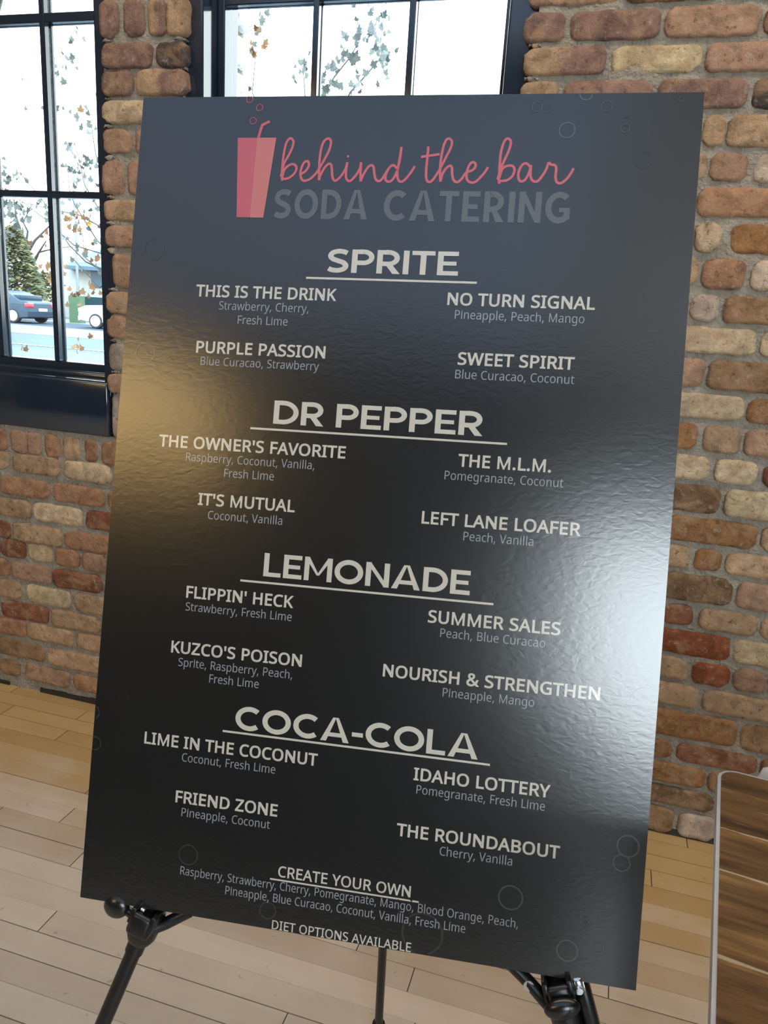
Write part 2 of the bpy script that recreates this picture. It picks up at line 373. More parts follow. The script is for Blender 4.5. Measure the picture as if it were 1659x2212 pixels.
LEFT_ROWS = [(0.036, 0.09, [(-1.878, -1.738, 's'), (-1.731, -1.654, 'b'), (-1.635, -1.47, 'p'), (-1.456, -1.305, 's')]), (0.105, 0.16, [(-1.853, -1.559, 'b'), (-1.546, -1.335, 't')]), (0.176, 0.231, [(-1.791, -1.622, 's'), (-1.618, -1.451, 't'), (-1.44, -1.333, 't')]), (0.236, 0.291, [(-1.71, -1.536, 'r'), (-1.525, -1.354, 't')]), (0.3, 0.356, [(-1.762, -1.632, 't'), (-1.612, -1.455, 'y'), (-1.44, -1.328, 't')]), (0.366, 0.422, [(-1.827, -1.667, 's'), (-1.66, -1.517, 'p'), (-1.512, -1.342, 'r')]), (0.433, 0.489, [(-1.751, -1.699, 'r'), (-1.691, -1.604, 'r'), (-1.596, -1.512, 'y'), (-1.5, -1.417, 's'), (-1.409, -1.324, 'p')]), (0.491, 0.546, [(-1.798, -1.655, 'r'), (-1.647, -1.475, 't'), (-1.467, -1.307, 's')]), (0.562, 0.617, [(-1.722, -1.579, 't'), (-1.57, -1.404, 'c'), (-1.39, -1.289, 'r')]), (0.63, 0.684, [(-1.678, -1.51, 's'), (-1.496, -1.325, 's')]), (0.702, 0.756, [(-1.778, -1.648, 't'), (-1.632, -1.472, 't'), (-1.454, -1.3, 'c')])]
SOLDIERS = [(-1.705, -1.649, 's'), (-1.635, -1.58, 'p'), (-1.578, -1.531, 'p'), (-1.516, -1.468, 's'), (-1.456, -1.403, 't'), (-1.386, -1.346, 's'), (-1.329, -1.268, 's')]
PIER_ROWS = [(1.817, 1.899, [(-1.297, -1.245, 'm'), (-1.229, -1.172, 'm'), (-1.163, -1.114, 'u'), (-1.111, -1.057, 't')]), (1.75, 1.805, [(-1.291, -1.152, 'm'), (-1.14, -1.058, 'k')]), (1.689, 1.746, [(-1.293, -1.207, 'm'), (-1.195, -1.06, 'u')]), (1.627, 1.68, [(-1.293, -1.152, 'c'), (-1.142, -1.059, 't')]), (1.559, 1.615, [(-1.296, -1.215, 'p'), (-1.203, -1.059, 'p')]), (1.462, 1.542, [(-1.3, -1.239, 'p'), (-1.227, -1.171, 'p'), (-1.16, -1.111, 't'), (-1.1, -1.058, 'm')]), (1.4, 1.451, [(-1.3, -1.156, 't'), (-1.146, -1.058, 'm')]), (1.337, 1.388, [(-1.298, -1.211, 'p'), (-1.2, -1.057, 'm')]), (1.235, 1.319, [(-1.274, -1.213, 'p'), (-1.202, -1.145, 't'), (-1.135, -1.057, 'p')]), (1.17, 1.225, [(-1.299, -1.201, 't'), (-1.19, -1.056, 's')]), (1.105, 1.166, [(-1.3, -1.161, 'p'), (-1.15, -1.057, 't')]), (1.021, 1.092, [(-1.296, -1.205, 'W'), (-1.193, -1.056, 't')]), (0.959, 1.011, [(-1.301, -1.164, 'p'), (-1.153, -1.056, 's')])]

XL, XR, YB, ZC, WT = -5.0, 4.2, -6.2, 3.6, 0.34       # room: left, right, back, ceiling, wall thickness
W1 = (-2.75, -1.275); W2 = (-1.083, -0.24); WZ0, WZ1 = 0.836, 2.85
wb = MB()
for z0, z1, g in RIGHT_ROWS: fill_row(wb, z0, z1, (-0.70 if z1 < 0.84 else -0.263), XR, g)
z = RIGHT_ROWS[0][1] + 0.012
while z < ZC - 0.06:
    fill_row(wb, z, z + 0.055, -0.263, XR, [(-0.263, -0.13 + random.uniform(-0.03, 0.06), random.choice(KEYS))]); z += 0.067
for z0, z1, g in LEFT_ROWS: fill_row(wb, z0, z1, XL, -0.711, g)
fill_row(wb, 0.757, 0.825, XL, -0.711, [])if False else None
for x0, x1, k in SOLDIERS: brick(wb, x0, x1, 0.757, 0.824, k)
x = SOLDIERS[0][0] - 0.011
while x > XL: brick(wb, x - 0.055, x, 0.757, 0.824, random.choice(KEYS)); x -= 0.066
x = SOLDIERS[-1][1] + 0.011
while x < -0.76: brick(wb, x, x + 0.055, 0.757, 0.824, random.choice(KEYS)); x += 0.066
for z0, z1, g in PIER_ROWS:
    for x0, x1, k in g: brick(wb, x0, x1, z0, z1, k)
zs = sorted([(r[0], r[1]) for r in PIER_ROWS])
for (a0, a1), (b0, b1) in zip([(0.80, 0.834)] + zs, zs + [(1.912, 1.99)]):       # bed joints brought flush at the pier's two edges
    for xa, xb in ((-1.297, -1.262), (-1.098, -1.059)):
        if b0 - a1 > 0.004: brick(wb, xa + random.uniform(0, 0.006), xb - random.uniform(0, 0.004), a1 + 0.001, b0 - 0.001, 'W', True, 0.0)
rz = sorted([(r[0], r[1]) for r in RIGHT_ROWS])
for (a0, a1), (b0, b1) in zip(rz, rz[1:]):
    if a1 > 0.9: brick(wb, -0.264 + random.uniform(0, 0.006), -0.225, a1 + 0.001, b0 - 0.001, 'W', True, 0.0)
z = zs[-1][1] + 0.012
while z < WZ1:
    fill_row(wb, z, z + 0.055, -1.30, -1.057, [(-1.30, -1.21 + random.uniform(-0.04, 0.04), random.choice(KEYS))]); z += 0.067
z = WZ0
while z < ZC - 0.06:
    if z < WZ1: fill_row(wb, z, z + 0.055, XL, W1[0] + 0.02, [])
    else: fill_row(wb, z, z + 0.055, XL, -0.27, [])
    z += 0.067
# brick edge of the outer leaf, seen through the middle window
z = 1.02
while z < 2.8:
    wb.rbox((-1.16, 0.262, z), (-1.062 + random.uniform(-0.004, 0.003), 0.338, z + 0.071), 0.006, 0)
    wb.c[-(len(wb.v) - len(wb.c)):] = wb.c[-(len(wb.v) - len(wb.c)):]
    z += 0.0905
# mortar: slabs and a rough pointed face
def slab(x0, x1, z0, z1): wb.box((x0, 0.019, z0), (x1, WT, z1), 1)
slab(XL, W1[0], WZ0, WZ1); slab(W1[1], W2[0], WZ0, WZ1); slab(W2[1], XR, WZ0, WZ1)
slab(XL, XR, -0.1, WZ0); slab(XL, XR, WZ1, ZC)
def face(x0, x1, z0, z1, st):
    nx, nz = max(1, round((x1 - x0) / st)), max(1, round((z1 - z0) / st)); vs = []; fs = []
    for i in range(nx + 1):
        for k in range(nz + 1):
            X, Z = x0 + (x1 - x0) * i / nx, z0 + (z1 - z0) * k / nz; p = Vector((X, 3.3, Z))
            vs.append((X, 0.0048 + 0.004 * noise.noise(p * 18) + 0.0025 * noise.noise(p * 70), Z))
    for i in range(nx):
        for k in range(nz):
            o = i * (nz + 1) + k; fs.append((o, o + nz + 1, o + nz + 2, o + 1))
    wb.add(vs, fs, 1, (1, 1, 1), True)
face(-2.0, 0.9, 0.0, WZ0, 0.009); face(W1[1], W2[0], WZ0, 1.98, 0.009); face(W2[1], 0.9, WZ0, 1.98, 0.009)
face(XL, -2.0, 0, WZ0, 0.05); face(0.9, XR, 0, WZ1, 0.05); face(XL, W1[0], WZ0, WZ1, 0.05); face(W1[1], W2[0], 1.98, WZ1, 0.03); face(W2[1], 0.9, 1.98, WZ1, 0.03); face(XL, XR, WZ1, ZC, 0.05)
x = -3.0
while x < 0.6:                                               # dark strips painted in for the shade of the gap under the brickwork
    wd = random.uniform(0.05, 0.16)
    if random.random() < (0.85 if x < -1.2 else 0.45): wb.box((x, 0.0, 0.0), (x + wd, 0.03, random.uniform(0.008, 0.02)), 2)
    x += wd
wall_back = tag(wb.build('wall_back', [BRICK, MORTAR, DARKWALL], colors=True, recalc=False), 'old brick wall with two dark framed windows', kind='structure')

# ---------------------------------------------------------------- windows in the brick wall
def make_window(name, W, rev, bars_x, bars_z, label, xa):
    x0, x1 = W; r0, r1 = rev                      # opening in the wall, clear width between the frame's jambs
    root = tag(empty(name, ((x0 + x1) / 2, 0.06, WZ0)), label, kind='structure')
    f = MB()
    f.box((x0, 0.018, 0.985), (r0, 0.20, WZ1)); f.box((r1, 0.018, 0.985), (x1, 0.20, WZ1)); f.box((r0, 0.018, WZ1 - 0.05), (r1, 0.20, WZ1))
    bevel(child(f, 'window_frame', NAVY, root), 0.005, 3)
    s = MB(); st = 0.019
    s.box((r0, 0.09, 1.0), (r0 + st, 0.135, WZ1 - 0.05)); s.box((r1 - st, 0.09, 1.0), (r1, 0.135, WZ1 - 0.05)); s.box((r0 + st, 0.09, WZ1 - 0.08), (r1 - st, 0.135, WZ1 - 0.05))
    s.box((r0 + st, 0.09, 1.0), (r1 - st, 0.135, 1.022))
    bevel(child(s, 'sash', NAVY, root), 0.003)
    for xm, wd in bars_x:
        b = MB()
        b.box((xm - wd / 2, 0.086, 1.022), (xm + wd / 2, 0.104, WZ1 - 0.08)); b.box((xm - wd * 0.4, 0.114, 1.022), (xm + wd * 0.4, 0.124, WZ1 - 0.08))
        bevel(child(b, 'upright_glazing_bar', NAVY, root), 0.002)
    for zm, ht in bars_z:
        b = MB()
        b.box((r0 + st, 0.087, zm - ht / 2), (r1 - st, 0.105, zm + ht / 2)); b.box((r0 + st, 0.115, zm - ht * 0.4), (r1 - st, 0.125, zm + ht * 0.4))
        bevel(child(b, 'level_glazing_bar', NAVY, root), 0.002)
    g = MB(); g.box((r0 + 0.004, 0.107, 1.012), (r1 - 0.004, 0.111, WZ1 - 0.06)); child(g, 'glass_pane', GLASS, root)
    c = MB()
    c.rbox((x0 + xa[0], -0.006, WZ0), (x1 + xa[1], 0.018, 0.985), 0.006)
    c.rbox((x0, -0.004, 0.965), (x1 + xa[1], 0.06, 0.986), 0.006)
    c.rbox((r0, 0.046, 0.96), (r1, 0.10, 1.003), 0.007)
    c.box((x0, 0.014, WZ0), (x1, 0.30, 0.964))
    child(c, 'window_sill', NAVY, root)
    return root
ZB = [1.4715, 1.899, 2.327]
make_window('window_1', W1, (-2.70, -1.3275), [(-1.533 - 0.193 * k, 0.0155) for k in range(6)], [(ZB[0], 0.017), (ZB[1], 0.022), (ZB[2], 0.017)], 'dark navy framed window left of the brick pier with parked cars outside', (0.0, -0.026))
make_window('window_2', W2, (-1.027, -0.304), [(-0.7697, 0.0145), (-0.5355, 0.0155)], [(ZB[0] + 0.018, 0.017), (ZB[1] + 0.019, 0.022), (ZB[2] + 0.018, 0.017)], 'dark navy framed window behind the top of the menu board', (0.02, -0.02))

# ---------------------------------------------------------------- room shell
fl = MB(); fl.box((XL, YB, -0.08), (XR, 0.012, 0.0)); tag(fl.build('floor', FLOOR), 'maple strip floor with pale daylight painted in towards the room', kind='structure')
ce = MB(); ce.box((XL, YB, ZC), (XR, WT, ZC + 0.1)); tag(ce.build('ceiling', PLASTER), 'white ceiling', kind='structure')
wl = MB()
wl.box((XL - 0.15, YB, -0.08), (XL, WT, ZC))
tag(wl.build('wall_left', WARMWALL), 'plain side wall', kind='structure')
wr = MB(); wr.box((XR, YB, -0.08), (XR + 0.15, WT, ZC)); tag(wr.build('wall_right', WARMWALL), 'plain side wall', kind='structure')
F3 = (1.10, 3.60, 0.75, 2.50)
wf = MB()
wf.box((XL, YB - 0.15, -0.08), (F3[0], YB, ZC)); wf.box((F3[1], YB - 0.15, -0.08), (XR, YB, ZC)); wf.box((F3[0], YB - 0.15, -0.08), (F3[1], YB, F3[2])); wf.box((F3[0], YB - 0.15, F3[3]), (F3[1], YB, ZC))
tag(wf.build('wall_front', DARKWALL), 'dark wall behind the camera', kind='structure')

pt = MB(); pt.box((-3.6, -3.75, 0.0), (0.72, -3.6, 0.93)); tag(pt.build('reflection_blocker', DARKWALL), 'unseen dark slab added behind the camera to block floor reflections', kind='structure')  # unseen slab added to keep the bright floor out of the board's reflection

# warm shaded lamp hanging deep in the room, seen only as a glow in the board
def emit(name, color, strength):
    m = bpy.data.materials.new(name); m.use_nodes = True; nt = m.node_tree
    b = nt.nodes['Principled BSDF']; b.inputs['Base Color'].default_value = (0.8, 0.7, 0.55, 1)
    tc = nt.nodes.new('ShaderNodeTexCoord'); nz = nt.nodes.new('ShaderNodeTexNoise'); nz.inputs['Scale'].default_value = 6
    nt.links.new(tc.outputs['Object'], nz.inputs['Vector'])
    rp = nt.nodes.new('ShaderNodeValToRGB'); c = Vector(color)
    rp.color_ramp.elements[0].color = (*(c * 0.9), 1); rp.color_ramp.elements[1].color = (*c, 1)
    nt.links.new(nz.outputs['Fac'], rp.inputs['Fac']); nt.links.new(rp.outputs[0], b.inputs['Emission Color'])
    b.inputs['Emission Strength'].default_value = strength
    return m
BLACKMETAL = mat('black_metal', (0.012, 0.012, 0.013), 0.35, 0.5, vary=0.15, scale=40)
lamp = tag(empty('pendant_lamp', (-2.55, -5.5, 2.62)), 'wide warm linen drum lamp hanging at the back of the room', 'lamp')
sh = MB(); sh.tube([(-2.55, -5.5, 2.35), (-2.55, -5.5, 2.40), (-2.55, -5.5, 2.84), (-2.55, -5.5, 2.89)], [0.72, 0.74, 0.74, 0.72], 40, caps=False)
child(sh, 'lamp_shade', emit('lit_linen', (1.0, 0.66, 0.25), 6.2), lamp)
tc_ = MB(); tc_.tube([(-2.55, -5.5, 2.878), (-2.55, -5.5, 2.892)], 0.73, 40); child(tc_, 'top_cover', BLACKMETAL, lamp)
ro = MB(); ro.tube([(-2.55, -5.5, 2.85), (-2.55, -5.5, ZC)], 0.008, 8); child(ro, 'cord', BLACKMETAL, lamp)
ca = MB(); ca.tube([(-2.55, -5.5, ZC - 0.03), (-2.55, -5.5, ZC)], 0.06, 20); child(ca, 'ceiling_rose', BLACKMETAL, lamp)

# ---------------------------------------------------------------- the menu board
BC = Vector((-0.22326, -1.03951, 1.00468))
BM = Matrix(((0.99294, -0.104894, -0.055382), (0.115539, 0.96095, 0.251448), (0.026844, -0.256071, 0.966285)))
BW, BH, BT = 0.6096, 0.9137, 0.005
def print_material(name, color, bump=True):
    """gloss laminated print: every colour lies under the same rippled film"""
    m = bpy.data.materials.new(name); m.use_nodes = True; nt = m.node_tree; L = nt.links; b = nt.nodes['Principled BSDF']
    tc = nt.nodes.new('ShaderNodeTexCoord')
    nz = nt.nodes.new('ShaderNodeTexNoise'); nz.inputs['Scale'].default_value = 120; nz.inputs['Detail'].default_value = 2
    L.new(tc.outputs['Object'], nz.inputs['Vector'])
    rp = nt.nodes.new('ShaderNodeValToRGB'); c = Vector(color)
    rp.color_ramp.elements[0].color = (*(c * 0.97), 1); rp.color_ramp.elements[1].color = (*(c * 1.03), 1)
    L.new(nz.outputs['Fac'], rp.inputs['Fac']); L.new(rp.outputs[0], b.inputs['Base Color'])
    b.inputs['Roughness'].default_value = BOARD_ROUGH; b.inputs['Specular IOR Level'].default_value = BOARD_SPEC
    mp = nt.nodes.new('ShaderNodeMapping'); mp.inputs['Scale'].default_value = (1.0, 1.0, 1.9); L.new(tc.outputs['Object'], mp.inputs['Vector'])
    n1 = nt.nodes.new('ShaderNodeTexNoise'); n1.inputs['Scale'].default_value = 95; n1.inputs['Detail'].default_value = 3; n1.inputs['Roughness'].default_value = 0.45; n1.inputs['Distortion'].default_value = 0.6
    L.new(mp.outputs[0], n1.inputs['Vector'])
    bp = nt.nodes.new('ShaderNodeBump'); bp.inputs['Strength'].default_value = 1.0; bp.inputs['Distance'].default_value = BOARD_BUMP
    L.new(n1.outputs['Fac'], bp.inputs['Height']); L.new(bp.outputs['Normal'], b.inputs['Normal'])
    return m
BOARD_ROUGH, BOARD_SPEC, BOARD_BUMP = 0.21, 1.0, 0.000095
INK = print_material('black_gloss_print', (0.0095, 0.0098, 0.0105))
WHITE = print_material('warm_white_print', (0.54, 0.505, 0.445))
GREY = print_material('blue_grey_print', (0.26, 0.275, 0.305))
RED = print_material('red_print', (0.46, 0.07, 0.085)); PINK = print_material('pink_print', (0.50, 0.13, 0.11)); SCRIPTRED = print_material('coral_print', (0.52, 0.085, 0.10))
SODA = print_material('dark_grey_print', (0.080, 0.082, 0.082)); SODAIN = print_material('darker_grey_print', (0.032, 0.034, 0.038))
RINGS_M = [print_material('bubble_print_faint', (0.016, 0.0163, 0.0167)), print_material('bubble_print_dim', (0.030, 0.0305, 0.0315)), print_material('bubble_print', (0.055, 0.055, 0.056))]
FOAM = mat('foam_board_core', (0.40, 0.39, 0.37), 0.9, 0.2, vary=0.05, scale=200)

board = empty('menu_board', BC); board.rotation_euler = BM.to_euler()
tag(board, 'tall black gloss menu sign of soda drinks leaning on the black easel', 'sign')
pb = MB(); pb.box((-BW/2, 0.0, -BH/2), (BW/2, BT, BH/2)); 
panel = pb.build('panel', [INK, FOAM], board)
for p in panel.data.polygons: p.material_index = 0 if abs(p.normal.y) > 0.9 else 1

IN = 0.0254
def P2(u, v, lift): return ((u - 12) * IN, -lift, (BH / 2) - v * IN)
LIFT = 0.00025
def flat(name, faces_uv, m, parent=board, lift=LIFT, label=None):
    """faces_uv: polygons in inches on the board"""
    mb = MB()
    for i, poly in enumerate(faces_uv): mb.add([P2(u, v, lift + (i % 12) * 1.2e-5) for u, v in poly], [tuple(range(len(poly)))])
    # turn every face towards the viewer
    for i, f in enumerate(mb.f):
        a, b, c = (Vector(mb.v[f[k]]) for k in (0, 1, 2))
        if (b - a).cross(c - a).y > 0: mb.f[i] = tuple(reversed(f))
    o = mb.build(name, m, parent, recalc=False)
    if label: o['label'] = label
    return o

